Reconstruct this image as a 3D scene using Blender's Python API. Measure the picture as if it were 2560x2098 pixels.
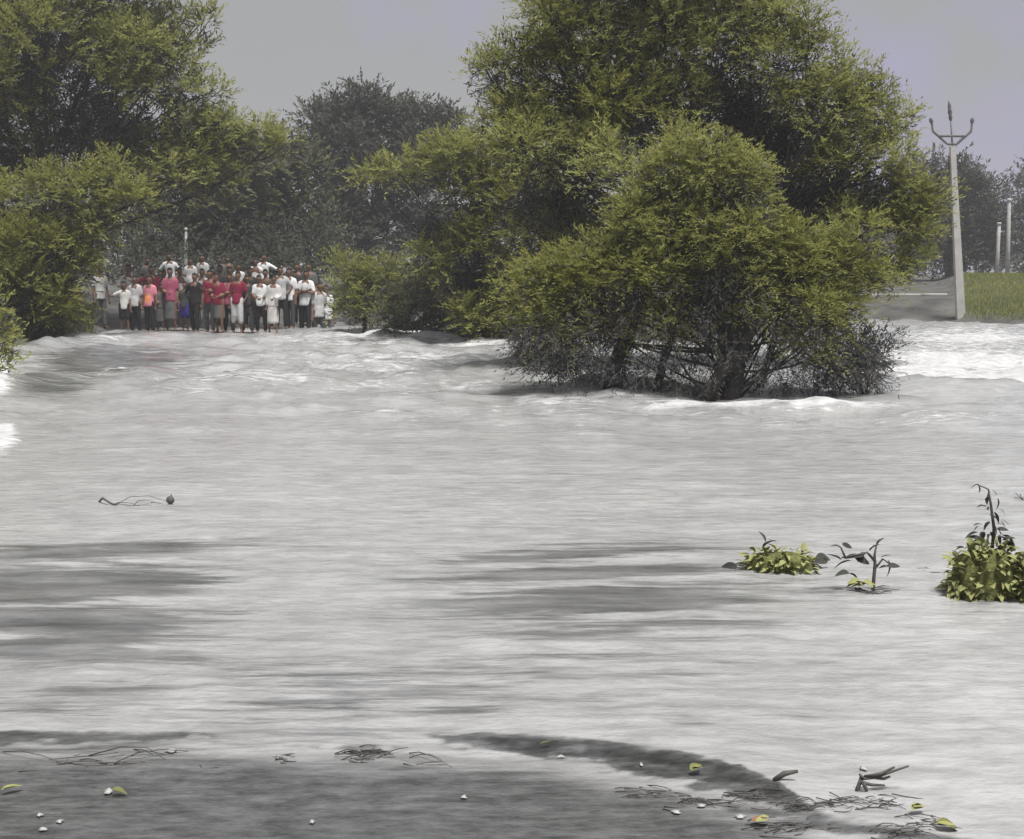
import bpy, bmesh, math, random
import numpy as np
from mathutils import Vector, Matrix, Euler

# ------------------------------------------------------------------ scene, camera, sky, sun
for o in list(bpy.data.objects):
    bpy.data.objects.remove(o)
S = bpy.context.scene
C = S.collection
random.seed(7)
RNG = np.random.default_rng(7)
FPX, CX, CY, CAMH = 3517.0, 1280.0, 1049.0, 1.5
PITCH = math.atan(364 / FPX)

cam = bpy.data.cameras.new('camera')
cam.sensor_fit = 'HORIZONTAL'; cam.sensor_width = 36.0; cam.lens = 36.0 * FPX / 2560
cam.clip_start = 0.05; cam.clip_end = 3000
camo = bpy.data.objects.new('camera', cam); C.objects.link(camo)
camo.location = (0, 0, CAMH); camo.rotation_euler = (math.pi / 2 - PITCH, 0, 0)
S.camera = camo

SUN_EL, SUN_AZ = math.radians(68), math.radians(155)      # azimuth clockwise from +Y: behind the camera, a little right
W = bpy.data.worlds.new('World'); S.world = W; W.use_nodes = True
nt = W.node_tree; nt.nodes.clear()
n_out = nt.nodes.new('ShaderNodeOutputWorld'); n_bg = nt.nodes.new('ShaderNodeBackground')
n_sky = nt.nodes.new('ShaderNodeTexSky'); n_sky.sky_type = 'NISHITA'; n_sky.sun_disc = False
n_sky.sun_elevation = SUN_EL; n_sky.sun_rotation = SUN_AZ
n_tc = nt.nodes.new('ShaderNodeTexCoord')
n_no = nt.nodes.new('ShaderNodeTexNoise'); n_no.inputs['Scale'].default_value = 5.0; n_no.inputs['Detail'].default_value = 4
n_rp = nt.nodes.new('ShaderNodeValToRGB')
n_rp.color_ramp.elements[0].position = .50; n_rp.color_ramp.elements[0].color = (3.8, 3.78, 3.8, 1)
n_rp.color_ramp.elements[1].position = .66; n_rp.color_ramp.elements[1].color = (4.0, 3.75, 5.6, 1)
n_mx = nt.nodes.new('ShaderNodeMixRGB'); n_mx.inputs[0].default_value = 0.94
n_mp = nt.nodes.new('ShaderNodeMapping'); n_mp.inputs['Location'].default_value = (2.59, .77, 0)
nt.links.new(n_tc.outputs['Generated'], n_mp.inputs[0]); nt.links.new(n_mp.outputs[0], n_no.inputs['Vector'])
nt.links.new(n_no.outputs['Fac'], n_rp.inputs['Fac'])
nt.links.new(n_sky.outputs['Color'], n_mx.inputs[1]); nt.links.new(n_rp.outputs['Color'], n_mx.inputs[2])
nt.links.new(n_mx.outputs['Color'], n_bg.inputs['Color']); n_bg.inputs['Strength'].default_value = 0.0925
nt.links.new(n_bg.outputs['Background'], n_out.inputs['Surface'])

sun = bpy.data.lights.new('sun', 'SUN'); sun.energy = 5.0; sun.angle = math.radians(16); sun.color = (1, .985, .96)
suno = bpy.data.objects.new('sun', sun); C.objects.link(suno)
sd = Vector((math.sin(SUN_AZ) * math.cos(SUN_EL), math.cos(SUN_AZ) * math.cos(SUN_EL), math.sin(SUN_EL)))
suno.rotation_euler = sd.to_track_quat('Z', 'Y').to_euler()

S.view_settings.view_transform = 'Standard'; S.view_settings.look = 'None'
S.view_settings.exposure = 0.13; S.view_settings.gamma = 1.0; S.view_settings.use_curve_mapping = False
S.render.engine = 'CYCLES'
S.cycles.max_bounces = 7; S.cycles.diffuse_bounces = 4; S.cycles.glossy_bounces = 2
S.cycles.transmission_bounces = 3; S.cycles.volume_bounces = 0; S.cycles.transparent_max_bounces = 4
S.cycles.use_denoising = True

# ------------------------------------------------------------------ helpers
cp, sp = math.cos(PITCH), math.sin(PITCH)
def ray(x, y):
    dx, dy = (x - CX) / FPX, -(y - CY) / FPX
    return np.array([dx, cp + dy * sp, -sp + dy * cp])
def at(x, y, Y):
    d = ray(x, y); t = Y / d[1]
    return np.array([d[0] * t, Y, CAMH + d[2] * t])
def gnd(x, y, z=0.0):
    d = ray(x, y); t = (z - CAMH) / d[2]
    return np.array([d[0] * t, d[1] * t, z])
def px2m(Y): return Y / FPX

def hashn(ix, iy, seed):
    h = (ix.astype(np.int64) * 374761393 + iy.astype(np.int64) * 668265263 + seed * 1274126177) & 0xffffffff
    h = ((h ^ (h >> 13)) * 1274126177) & 0xffffffff
    return ((h ^ (h >> 16)) & 0xffff) / 65535.0
def vnoise(x, y, seed=0):
    ix, iy = np.floor(x), np.floor(y); fx, fy = x - ix, y - iy
    fx, fy = fx * fx * (3 - 2 * fx), fy * fy * (3 - 2 * fy)
    a, b = hashn(ix, iy, seed), hashn(ix + 1, iy, seed); c, d = hashn(ix, iy + 1, seed), hashn(ix + 1, iy + 1, seed)
    return (a * (1 - fx) + b * fx) * (1 - fy) + (c * (1 - fx) + d * fx) * fy
def fbm(x, y, seed=0, o=3):
    r, a, s = 0, .5, 0
    for k in range(o):
        r = r + a * vnoise(x * 2 ** k, y * 2 ** k, seed + k); s += a; a *= .5
    return r / s
def sstep(a, b, x):
    t = np.clip((x - a) / (b - a), 0, 1); return t * t * (3 - 2 * t)

def mesh_np(name, V, F, smooth=False):
    V = np.asarray(V, np.float32); F = np.asarray(F, np.int32); k = F.shape[1]
    me = bpy.data.meshes.new(name)
    me.vertices.add(len(V)); me.vertices.foreach_set('co', V.ravel())
    me.loops.add(F.size); me.loops.foreach_set('vertex_index', F.ravel())
    me.polygons.add(len(F)); me.polygons.foreach_set('loop_start', np.arange(0, F.size, k, dtype=np.int32))
    me.polygons.foreach_set('use_smooth', np.full(len(F), smooth))
    me.update(calc_edges=True); me.validate()
    return me
def attr(me, name, vals):
    a = me.attributes.new(name, 'FLOAT', 'POINT'); a.data.foreach_set('value', np.asarray(vals, np.float32))

def link(name, me, mat=None, parent=None):
    o = bpy.data.objects.new(name, me); C.objects.link(o)
    if mat is not None and me is not None and not me.materials: me.materials.append(mat)
    if parent is not None: o.parent = parent
    return o
def tag(o, label=None, cat=None, group=None, kind=None):
    if label: o['label'] = label
    if cat: o['category'] = cat
    if group: o['group'] = group
    if kind: o['kind'] = kind
    return o
def empty(name, loc, rz=0.0):
    o = bpy.data.objects.new(name, None); C.objects.link(o)
    o.location = tuple(loc); o.rotation_euler = (0, 0, rz); o.empty_display_size = .2
    return o

class MB:                                   # collects quads / tris of tubes, boxes, lathes
    def __init__(s): s.V = []; s.F = []; s.n = 0
    def add(s, V, F):
        s.V.append(np.asarray(V, float)); s.F += [tuple(i + s.n for i in f) for f in F]; s.n += len(V)
    def tube(s, P, R, n=7, cap=True, sq=1.0):
        P = [np.asarray(p, float) for p in P]; V = []; F = []
        ref = np.array([.31, .17, .93])
        for i, p in enumerate(P):
            t = P[min(i + 1, len(P) - 1)] - P[max(i - 1, 0)]; t = t / (np.linalg.norm(t) + 1e-9)
            a = np.cross(t, ref); a /= np.linalg.norm(a) + 1e-9; b = np.cross(t, a)
            for k in range(n):
                q = 2 * math.pi * k / n
                V.append(p + R[i] * (a * math.cos(q) + b * math.sin(q) * sq))
        for i in range(len(P) - 1):
            for k in range(n):
                F.append((i * n + k, i * n + (k + 1) % n, (i + 1) * n + (k + 1) % n, (i + 1) * n + k))
        if cap:
            F.append(tuple(reversed(range(n)))); F.append(tuple(range((len(P) - 1) * n, len(P) * n)))
        s.add(V, F)
    def box(s, c, d, rot=None):
        V = np.array([(x, y, z) for x in (-.5, .5) for y in (-.5, .5) for z in (-.5, .5)]) * np.array(d)
        if rot is not None: V = V @ np.array(rot).T
        s.add(V + np.array(c), [(0, 1, 3, 2), (4, 6, 7, 5), (0, 4, 5, 1), (2, 3, 7, 6), (0, 2, 6, 4), (1, 5, 7, 3)])
    def capsule(s, p0, p1, r0, r1, n=10, sx=1.0, sy=1.0, m=4):
        p0 = np.asarray(p0, float); p1 = np.asarray(p1, float)
        ax = p1 - p0; L = np.linalg.norm(ax); ax = ax / L if L > 1e-6 else np.array([0, 0, 1.])
        q = Vector((0, 0, 1)).rotation_difference(Vector(ax)).to_matrix() if abs(ax[2]) < .999 else (Matrix.Identity(3) if ax[2] > 0 else Matrix.Rotation(math.pi, 3, 'X'))
        q = np.array(q); prof = []
        for i in range(m + 1):
            t = math.pi / 2 * i / m; prof.append((r0 * math.sin(t), -r0 * math.cos(t)))
        for i in range(m + 1):
            t = math.pi / 2 * i / m; prof.append((r1 * math.cos(t), L + r1 * math.sin(t)))
        V = []; F = []
        prof = prof[1:-1]
        for r, z in prof:
            for k in range(n):
                a = 2 * math.pi * k / n; V.append((r * math.cos(a) * sx, r * math.sin(a) * sy, z))
        V += [(0, 0, -r0), (0, 0, L + r1)]; nr = len(prof)
        for i in range(nr - 1):
            for k in range(n):
                F.append((i * n + k, i * n + (k + 1) % n, (i + 1) * n + (k + 1) % n, (i + 1) * n + k))
        for k in range(n):
            F.append((nr * n, (k + 1) % n, k)); F.append((nr * n + 1, (nr - 1) * n + k, (nr - 1) * n + (k + 1) % n))
        s.add(np.array(V) @ q.T + p0, F)
    def ecyl(s, c0, c1, r0, r1, sy=.7, n=18, rings=4):
        c0, c1 = np.asarray(c0, float), np.asarray(c1, float); V = []; F = []
        for i in range(rings + 1):
            t = i / rings; c = c0 * (1 - t) + c1 * t; r = r0 * (1 - t) + r1 * t
            for k in range(n):
                a = 2 * math.pi * k / n; V.append(c + np.array([r * math.cos(a), r * math.sin(a) * sy, 0]))
        for i in range(rings):
            for k in range(n): F.append((i * n + k, i * n + (k + 1) % n, (i + 1) * n + (k + 1) % n, (i + 1) * n + k))
        F.append(tuple(reversed(range(n)))); F.append(tuple(range(rings * n, rings * n + n))); s.add(V, F)
    def ell(s, c, r, n=12):
        m = MB(); m.capsule((0, 0, 0), (0, 0, 1e-4), 1, 1, n=n, m=5)
        V, F = m.arrays(); s.add(V * np.array(r) + np.array(c), F)
    def arrays(s): return np.concatenate(s.V), s.F
    def mesh(s, name, smooth=True):
        me = bpy.data.meshes.new(name); me.from_pydata([tuple(v) for v in np.concatenate(s.V)], [], s.F)
        if smooth: me.polygons.foreach_set('use_smooth', np.ones(len(me.polygons), bool))
        me.update(); return me
    def build(s, name, mat, parent=None, smooth=True): return link(name, s.mesh(name, smooth), mat, parent)

# ------------------------------------------------------------------ materials
def mat_new(name):
    m = bpy.data.materials.new(name); m.use_nodes = True
    nt = m.node_tree; b = nt.nodes['Principled BSDF']; return m, nt, b
def mat(name, col, rough=.8, var=.25, scale=8.0, bump=0.0, bscale=40.0, spec=.3, col2=None):
    m, nt, b = mat_new(name); L = nt.links
    tc = nt.nodes.new('ShaderNodeTexCoord'); no = nt.nodes.new('ShaderNodeTexNoise')
    no.inputs['Scale'].default_value = scale; no.inputs['Detail'].default_value = 5
    L.new(tc.outputs['Object'], no.inputs['Vector'])
    rp = nt.nodes.new('ShaderNodeValToRGB'); c2 = col2 or tuple(min(1, c * (1 + var)) for c in col)
    rp.color_ramp.elements[0].position = .3; rp.color_ramp.elements[0].color = tuple(c * (1 - var) for c in col) + (1,)
    rp.color_ramp.elements[1].position = .7; rp.color_ramp.elements[1].color = tuple(c2) + (1,)
    L.new(no.outputs['Fac'], rp.inputs['Fac']); L.new(rp.outputs['Color'], b.inputs['Base Color'])
    b.inputs['Roughness'].default_value = rough; b.inputs['Specular IOR Level'].default_value = spec
    if bump:
        n2 = nt.nodes.new('ShaderNodeTexNoise'); n2.inputs['Scale'].default_value = bscale; n2.inputs['Detail'].default_value = 6
        L.new(tc.outputs['Object'], n2.inputs['Vector'])
        bp = nt.nodes.new('ShaderNodeBump'); bp.inputs['Strength'].default_value = bump; bp.inputs['Distance'].default_value = .02
        L.new(n2.outputs['Fac'], bp.inputs['Height']); L.new(bp.outputs['Normal'], b.inputs['Normal'])
    return m

def leaf_mat(name, dark, light, trans=.25):
    m, nt, b = mat_new(name); L = nt.links
    at_ = nt.nodes.new('ShaderNodeAttribute'); at_.attribute_name = 'tone'
    rp = nt.nodes.new('ShaderNodeValToRGB')
    rp.color_ramp.elements[0].position = 0; rp.color_ramp.elements[0].color = dark + (1,)
    rp.color_ramp.elements[1].position = 1; rp.color_ramp.elements[1].color = light + (1,)
    L.new(at_.outputs['Fac'], rp.inputs['Fac']); L.new(rp.outputs['Color'], b.inputs['Base Color'])
    b.inputs['Roughness'].default_value = .7; b.inputs['Specular IOR Level'].default_value = .2
    tr = nt.nodes.new('ShaderNodeBsdfTranslucent'); L.new(rp.outputs['Color'], tr.inputs['Color'])
    mx = nt.nodes.new('ShaderNodeMixShader'); mx.inputs[0].default_value = trans
    L.new(b.outputs[0], mx.inputs[1]); L.new(tr.outputs[0], mx.inputs[2])
    L.new(mx.outputs[0], nt.nodes['Material Output'].inputs['Surface'])
    return m

M = {}
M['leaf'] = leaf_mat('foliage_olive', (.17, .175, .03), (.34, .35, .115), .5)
M['leaf_dim'] = leaf_mat('foliage_dull', (.06, .064, .03), (.13, .135, .06))
M['leaf_far'] = leaf_mat('foliage_far', (.04, .042, .03), (.085, .087, .062))
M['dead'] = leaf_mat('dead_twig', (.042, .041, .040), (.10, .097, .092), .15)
M['grass'] = leaf_mat('grass_blade', (.16, .175, .04), (.31, .33, .09))
M['bark'] = mat('bark', (.03, .027, .024), .95, .4, 6, .6, 14)
M['concrete'] = mat('pole_concrete', (.40, .39, .36), .85, .12, 3, .15, 60)
M['steel'] = mat('galvanised_steel', (.16, .16, .165), .5, .3, 9)
M['porcelain'] = mat('insulator_porcelain', (.11, .105, .10), .25, .2, 9, spec=.5)
M['whitewash'] = mat('whitewashed_post', (.46, .45, .43), .85, .18, 4)
M['twig'] = mat('wet_twig', (.085, .08, .072), .6, .4, 12)
M['plant_leaf'] = mat('broad_leaf', (.23, .24, .08), .85, .35, 30, spec=.12, col2=(.37, .38, .17))
M['plant_core'] = mat('plant_inside', (.11, .115, .035), .8, .5, 40, .6, 60)
M['plant_leaf_dark'] = mat('broad_leaf_dark', (.055, .056, .05), .9, .4, 30, spec=.1)
M['leaf_yellow'] = mat('fallen_leaf_yellow', (.27, .275, .10), .5, .25, 40)
M['leaf_olive'] = mat('fallen_leaf_olive', (.15, .155, .05), .5, .3, 40)
M['leaf_red'] = mat('fallen_leaf_red', (.24, .11, .06), .5, .3, 40)
M['plastic'] = mat('white_plastic', (.36, .36, .34), .5, .3, 60)
M['mud'] = mat('wet_mud', (.055, .054, .05), .45, .5, 5, .5, 30, spec=.4)
M['skin'] = mat('brown_skin', (.16, .088, .058), .55, .15, 10)
M['hair'] = mat('black_hair', (.014, .013, .012), .6, .3, 20)
M['eye'] = mat('eye_dark', (.02, .015, .012), .3, .1, 20)
def cloth(name, col, var=.12): M[name] = mat('cloth_' + name, col, .9, var, 14, .25, 30, spec=.1)
for n_, c_ in dict(white=(.68, .68, .68), offwhite=(.54, .53, .51), lightgrey=(.46, .46, .46), grey=(.12, .12, .12), darkgrey=(.055, .055, .058),
                   black=(.022, .022, .024), maroon=(.20, .022, .05), pink=(.50, .18, .24), rose=(.34, .085, .14), blue=(.035, .03, .16), brown=(.10, .075, .055)).items():
    cloth(n_, c_)

# pink shirt with an orange printed panel on the chest and belly (flat print, object space)
m, nt, b = mat_new('cloth_pink_print'); L = nt.links
tc = nt.nodes.new('ShaderNodeTexCoord'); sx = nt.nodes.new('ShaderNodeSeparateXYZ'); L.new(tc.outputs['Object'], sx.inputs[0])
def mth(nt, op, a, b_):
    n = nt.nodes.new('ShaderNodeMath'); n.operation = op
    for i, v in enumerate((a, b_)):
        if isinstance(v, (int, float)): n.inputs[i].default_value = v
        elif v is not None: nt.links.new(v, n.inputs[i])
    return n.outputs[0]
ax_ = mth(nt, 'ABSOLUTE', sx.outputs['X'], None)
inx = mth(nt, 'LESS_THAN', ax_, .075)
inz = mth(nt, 'LESS_THAN', mth(nt, 'ABSOLUTE', mth(nt, 'SUBTRACT', sx.outputs['Z'], .88), None), .11)
infr = mth(nt, 'LESS_THAN', sx.outputs['Y'], 0.0)
fac = mth(nt, 'MULTIPLY', mth(nt, 'MULTIPLY', inx, inz), infr)
mixr = nt.nodes.new('ShaderNodeMixRGB'); L.new(fac, mixr.inputs[0])
mixr.inputs[1].default_value = (.60, .20, .27, 1)
no = nt.nodes.new('ShaderNodeTexNoise'); no.inputs['Scale'].default_value = 22
rp = nt.nodes.new('ShaderNodeValToRGB'); rp.color_ramp.elements[0].position = .4; rp.color_ramp.elements[0].color = (.72, .16, .06, 1)
rp.color_ramp.elements[1].position = .6; rp.color_ramp.elements[1].color = (.62, .38, .12, 1)
L.new(tc.outputs['Object'], no.inputs['Vector']); L.new(no.outputs['Fac'], rp.inputs['Fac']); L.new(rp.outputs['Color'], mixr.inputs[2])
L.new(mixr.outputs[0], b.inputs['Base Color']); b.inputs['Roughness'].default_value = .9
M['pinkprint'] = m

# ------------------------------------------------------------------ terrain
WL = [(-1400, 1000), (-300, 905), (0, 884), (40, 866), (150, 849), (300, 835), (450, 846), (690, 838), (760, 818), (830, 807), (900, 818), (1050, 836),
      (1120, 846), (1290, 853), (1500, 850), (1900, 845), (2100, 812), (2150, 803), (2370, 806), (2560, 815), (4000, 850)]
WLx = np.array([(p[0] - CX) / FPX for p in WL]); WLy = np.array([gnd(*p)[1] for p in WL])
PROF = [(-1400, [(0, 0), (1, .3), (4, .6), (40, 1.2)]), (190, [(0, 0), (1, .3), (4, .6), (40, 1.2)]),
        (260, [(0, 0), (4, .05), (7, .26), (10, .52), (40, 1.2)]), (850, [(0, 0), (4, .05), (7, .26), (10, .52), (40, 1.2)]),
        (900, [(0, 0), (1, .2), (4, .45), (40, 1.2)]), (2080, [(0, 0), (1, .2), (4, .45), (40, 1.2)]),
        (2130, [(0, 0), (2.6, .66), (3.2, .7), (9, .74), (40, 1.25)]), (2375, [(0, 0), (2.6, .66), (3.2, .7), (9, .74), (40, 1.25)]),
        (2400, [(0, .02), (.8, .3), (14, 1.42), (40, 1.5)]), (4000, [(0, .02), (.8, .3), (14, 1.42), (40, 1.5)])]
DS = np.array([0, .8, 1, 2.6, 3.2, 4, 7, 9, 10, 14, 40.])
PX = np.array([(p[0] - CX) / FPX for p in PROF])
PT = np.array([[np.interp(d, [a for a, _ in p[1]], [b for _, b in p[1]]) for d in DS] for p in PROF])
def hz(X, Y):
    X = np.asarray(X, float); Y = np.asarray(Y, float)
    u = X / np.maximum(Y, 3.0)
    d = Y - np.interp(u, WLx, WLy)
    up = np.stack([np.interp(u, PX, PT[:, j]) for j in range(len(DS))], -1)
    dc = np.clip(d, 0, 40); j = np.clip(np.searchsorted(DS, dc, side='right') - 1, 0, len(DS) - 2)
    t = (dc - DS[j]) / (DS[j + 1] - DS[j])
    g = lambda k: np.take_along_axis(up, k[..., None], -1)[..., 0]
    h = g(j) * (1 - t) + g(j + 1) * t
    h = np.where(d < 0, np.maximum(d * .2, -.6) - .03, h + .05 * sstep(.3, 3, d) * (fbm(X * .8, Y * .8, 5) - .5) * 2)
    near = sstep(2.9, 1.6, Y) * sstep(30, 6, np.abs(X))
    near = np.where(Y < 2.9, sstep(2.9, 1.6, Y), 0)
    return h * (1 - near) + near * .06

gx = np.concatenate([-np.geomspace(400, 30, 14), np.arange(-29, 29.01, .4), np.geomspace(30, 400, 14)])
gy = np.concatenate([np.linspace(-60, 0, 8)[:-1], np.arange(0, 24, 1.0), np.arange(24, 62, .3), np.geomspace(62, 420, 26)])
GX, GY = np.meshgrid(gx, gy); GZ = hz(GX, GY)
def gridfaces(nr, nc):
    i = np.arange(nr * nc).reshape(nr, nc)
    return np.stack([i[:-1, :-1].ravel(), i[:-1, 1:].ravel(), i[1:, 1:].ravel(), i[1:, :-1].ravel()], 1)
gm = mesh_np('ground', np.stack([GX.ravel(), GY.ravel(), GZ.ravel()], 1), gridfaces(*GX.shape), True)
m, nt, b = mat_new('bank_soil'); L = nt.links
tc = nt.nodes.new('ShaderNodeTexCoord'); no = nt.nodes.new('ShaderNodeTexNoise'); no.inputs['Scale'].default_value = 1.3; no.inputs['Detail'].default_value = 8
L.new(tc.outputs['Object'], no.inputs['Vector'])
rp = nt.nodes.new('ShaderNodeValToRGB'); rp.color_ramp.elements[0].position = .35; rp.color_ramp.elements[0].color = (.05, .048, .042, 1)
rp.color_ramp.elements[1].position = .65; rp.color_ramp.elements[1].color = (.115, .11, .098, 1)
L.new(no.outputs['Fac'], rp.inputs['Fac']); L.new(rp.outputs['Color'], b.inputs['Base Color']); b.inputs['Roughness'].default_value = .85
n2 = nt.nodes.new('ShaderNodeTexNoise'); n2.inputs['Scale'].default_value = 6; n2.inputs['Detail'].default_value = 6; L.new(tc.outputs['Object'], n2.inputs['Vector'])
bp = nt.nodes.new('ShaderNodeBump'); bp.inputs['Distance'].default_value = .08; L.new(n2.outputs['Fac'], bp.inputs['Height']); L.new(bp.outputs['Normal'], b.inputs['Normal'])
M['soil'] = m
tag(link('ground', gm, M['soil']), kind='structure')

# ------------------------------------------------------------------ flood water
def wpx(X, Y):                                   # image-like coordinates of a point on the water plane, used only to place foam, shallows and painted reflections on the map
    zc = Y * cp + CAMH * sp
    return CX + FPX * X / zc, CY - FPX * (Y * sp - CAMH * cp) / zc
ys = np.concatenate([np.linspace(-3, 3.3, 10)[:-1], gnd(0, np.linspace(2250, 930, 400)[0])[1:2], [gnd(0, y)[1] for y in np.linspace(2247, 930, 340)], [gnd(0, y)[1] for y in np.linspace(927, 795, 80)], [52, 56, 62, 70]])
us = np.concatenate([np.linspace(-1.6, -.46, 14)[:-1], np.linspace(-.46, .46, 340), np.linspace(.46, 1.6, 14)[1:]])
WY = np.repeat(ys[:, None], len(us), 1); WX = us[None, :] * (np.abs(WY) * .93 + 1.2)
FOAM = [  # map px centre, radii px, strength
    (1000, 838, 190, 12, .9), (1090, 843, 90, 14, 1.0), (1220, 856, 140, 16, .85), (880, 850, 260, 22, .5), (1000, 900, 420, 40, .42), (620, 945, 330, 26, .42), (480, 985, 120, 14, .55),
    (1100, 960, 420, 40, .38), (1480, 985, 240, 22, .75), (1400, 1005, 160, 18, .6), (1800, 1014, 260, 10, .95), (2080, 1018, 180, 12, .85), (1560, 958, 90, 12, .5),
    (2400, 905, 260, 30, .95), (2300, 930, 200, 26, .9), (2480, 950, 260, 16, 1.0), (2700, 930, 300, 40, .95), (2450, 850, 330, 45, .55),
    (-10, 945, 45, 50, 1.0), (-5, 1090, 50, 38, 1.0), (-140, 1010, 120, 110, .9), (200, 850, 160, 14, .6), (1300, 1040, 700, 40, .30), (2350, 1050, 240, 30, .35)]
wx, wy = wpx(WX, np.maximum(WY, 2.0))
foam = np.zeros_like(WX)
for fx, fy, rx, ry, s_ in FOAM:
    foam = np.maximum(foam, s_ * np.exp(-((wx - fx) / rx) ** 2 - ((wy - fy) / ry) ** 2))
rag = fbm(WX * 1.6, WY * 1.1, 31, 4)
foam = np.clip(foam * (0.55 + .9 * rag), 0, 1)
fleck = sstep(.60, .78, fbm(WX * 1.5, WY * .8, 91, 4)) * sstep(11, 15, WY) * sstep(36, 30, WY) * sstep(.42, .62, fbm(WX * .25, WY * .22, 95, 2)) * .45
foam = np.maximum(foam, fleck)
foam[WY < 2.5] = 0
# thin clear water over the dark road edge in front, silty water elsewhere
edge = np.interp(wx, [-2000, 0, 500, 900, 1280, 1600, 1950, 2300, 4000], [1885, 1890, 1905, 1915, 1925, 1990, 2090, 2170, 2400])
shal_dark = sstep(-105, 75, wy - edge + 60 * (fbm(wx / 260, wy / 30, 77) - .5))
def strip(top, bot, a, soft0, soft1):  # adds a ragged darker band to the mask
    global shal_dark
    yt, yb = np.interp(wx, *zip(*top)), np.interp(wx, *zip(*bot)); lo, hi = top[0][0], top[-1][0]
    r_ = (fbm(wx / 60, wy / 12, 61, 4) - .5) * 2.2
    f = sstep(-soft0, soft0, wy - yt + r_ * soft0) * sstep(soft1, -soft1, wy - yb + r_ * soft1 * 1.3) * sstep(lo - 30, lo + 90, wx + 80 * r_) * sstep(hi + 30, hi - 90, wx + 80 * r_)
    shal_dark = np.maximum(shal_dark, a * f * (.72 + .45 * fbm(wx / 40, wy / 9, 63, 4)))
strip([(1060, 1834), (1120, 1836), (1300, 1841), (1500, 1860), (1700, 1890), (1850, 1925), (1950, 1968), (2060, 2040)], [(1060, 1850), (1120, 1858), (1300, 1885), (1500, 1912), (1700, 1955), (1850, 1985), (1950, 2020), (2060, 2070)], 1.3, 9, 26)  # dark crescent along the drop of the water lip
strip([(-400, 1836), (0, 1828), (200, 1832), (560, 1836)], [(-400, 1868), (0, 1866), (200, 1860), (560, 1850)], 1.1, 8, 14)
strip([(780, 1868), (900, 1862), (1050, 1866)], [(780, 1885), (900, 1890), (1050, 1885)], .8, 8, 10)
strip([(1480, 1978), (1700, 1990), (2000, 2030), (2300, 2075), (2500, 2110)], [(1480, 1998), (1700, 2012), (2000, 2062), (2300, 2120), (2500, 2140)], .8, 14, 18)
shal_dark = np.where(WY < 2.5, 1, shal_dark)
dist = np.clip(WY, 3, 60)
DARK_REFL = [(60, 1385, 640, 22, 1.15), (40, 1475, 470, 60, 1.3), (120, 1560, 450, 50, 1.25), (100, 1620, 400, 40, 1.1), (-500, 1500, 500, 130, .9), (1450, 1385, 480, 26, .8), (1500, 1432, 540, 22, 1.0), (1520, 1500, 520, 45, 1.15), (1560, 1575, 420, 40, .75),  # dark reflections of trees and wave faces, painted as base colour patches
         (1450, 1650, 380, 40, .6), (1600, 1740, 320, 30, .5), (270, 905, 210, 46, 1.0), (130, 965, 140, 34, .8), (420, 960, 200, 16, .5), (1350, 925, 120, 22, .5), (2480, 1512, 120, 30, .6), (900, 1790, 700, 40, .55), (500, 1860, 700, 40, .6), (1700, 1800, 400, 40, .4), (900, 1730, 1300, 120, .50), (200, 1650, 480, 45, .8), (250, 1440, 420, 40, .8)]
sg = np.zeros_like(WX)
for fx, fy, rx, ry, a_ in DARK_REFL: sg = np.maximum(sg, a_ * np.exp(-((wx - fx) / rx) ** 2 - ((wy - fy + (wx - fx) * .04) / ry) ** 2))
calm_refl = sg  # flattens the ripples and marks the painted reflections
rdg = lambda a, b_, sd: 1 - np.abs(2 * fbm(WX * a, WY * b_, sd, 3) - 1)
z = .010 * (fbm(WX * 1.0 + 3, WY * 1.8, 11) - .5) * 2 + .015 * (rdg(1.5, 4.2, 12) - .6) + .008 * (rdg(3.4, 9.0, 18) - .6)
z += sstep(5, 16, dist) * .028 * (fbm(WX * .9, WY * 1.7, 13) - .5) * 2
z += sstep(9, 22, dist) * .13 * (fbm(WX * 1.3, WY * 1.2, 14, 4) - .5) * 2
z *= (1 - .75 * np.minimum(shal_dark, 1)) * (1 - .35 * calm_refl)
z += foam * (.02 + .16 * (fbm(WX * 3.1, WY * 2.3, 15, 4) - .35)) * sstep(9, 16, dist)
# standing swells: over the drowned kerb, round the tree, the long slanting wave trains on the left
def ridge(pts, width, amp):
    global z
    px = [p[0] for p in pts]; py = [p[1] for p in pts]
    G = [gnd(*p) for p in pts]; lineY = np.interp(wx, px, [g[1] for g in G])
    lo, hi = min(px), max(px); fade = sstep(lo - 1, lo + .25 * (hi - lo), wx) * sstep(hi + 1, hi - .25 * (hi - lo), wx)
    z = z + amp * fade * np.exp(-((WY - lineY) / width) ** 2)
ridge([(850, 838), (1000, 845), (1090, 851), (1250, 862), (1400, 872)], .9, .10)
ridge([(-500, 915), (20, 885), (200, 855), (420, 848), (700, 856)], 1.5, .17)
ridge([(-200, 985), (100, 950), (300, 930), (520, 925)], .8, .07)
ridge([(1380, 985), (1500, 962), (1620, 968), (1760, 992)], .5, .13)
ridge([(2150, 960), (2350, 972), (2560, 975), (2900, 975)], .7, .09)
for k, (y0, y1) in enumerate([(1386, 1352), (1420, 1395), (1447, 1425), (1512, 1490), (1545, 1535), (1585, 1568), (1625, 1612), (1672, 1668)]):
    ridge([(-900, y0 + 35), (0, y0), (300, (y0 + y1) / 2), (620 + 30 * (k % 3), y1)], .055 + .012 * (k % 3), .016)
for k, (x0, x1, y0) in enumerate([(1130, 1950, 1385), (1100, 2050, 1432), (1150, 2000, 1492), (1180, 1900, 1530), (1250, 2000, 1572), (1100, 1700, 1610), (1200, 1900, 1655), (1150, 1800, 1705), (1500, 2050, 1780)]):
    ridge([(x0, y0 - 5), ((x0 + x1) / 2, y0 + 3), (x1, y0 + 12)], .06 + .01 * (k % 3), .012)
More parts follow.
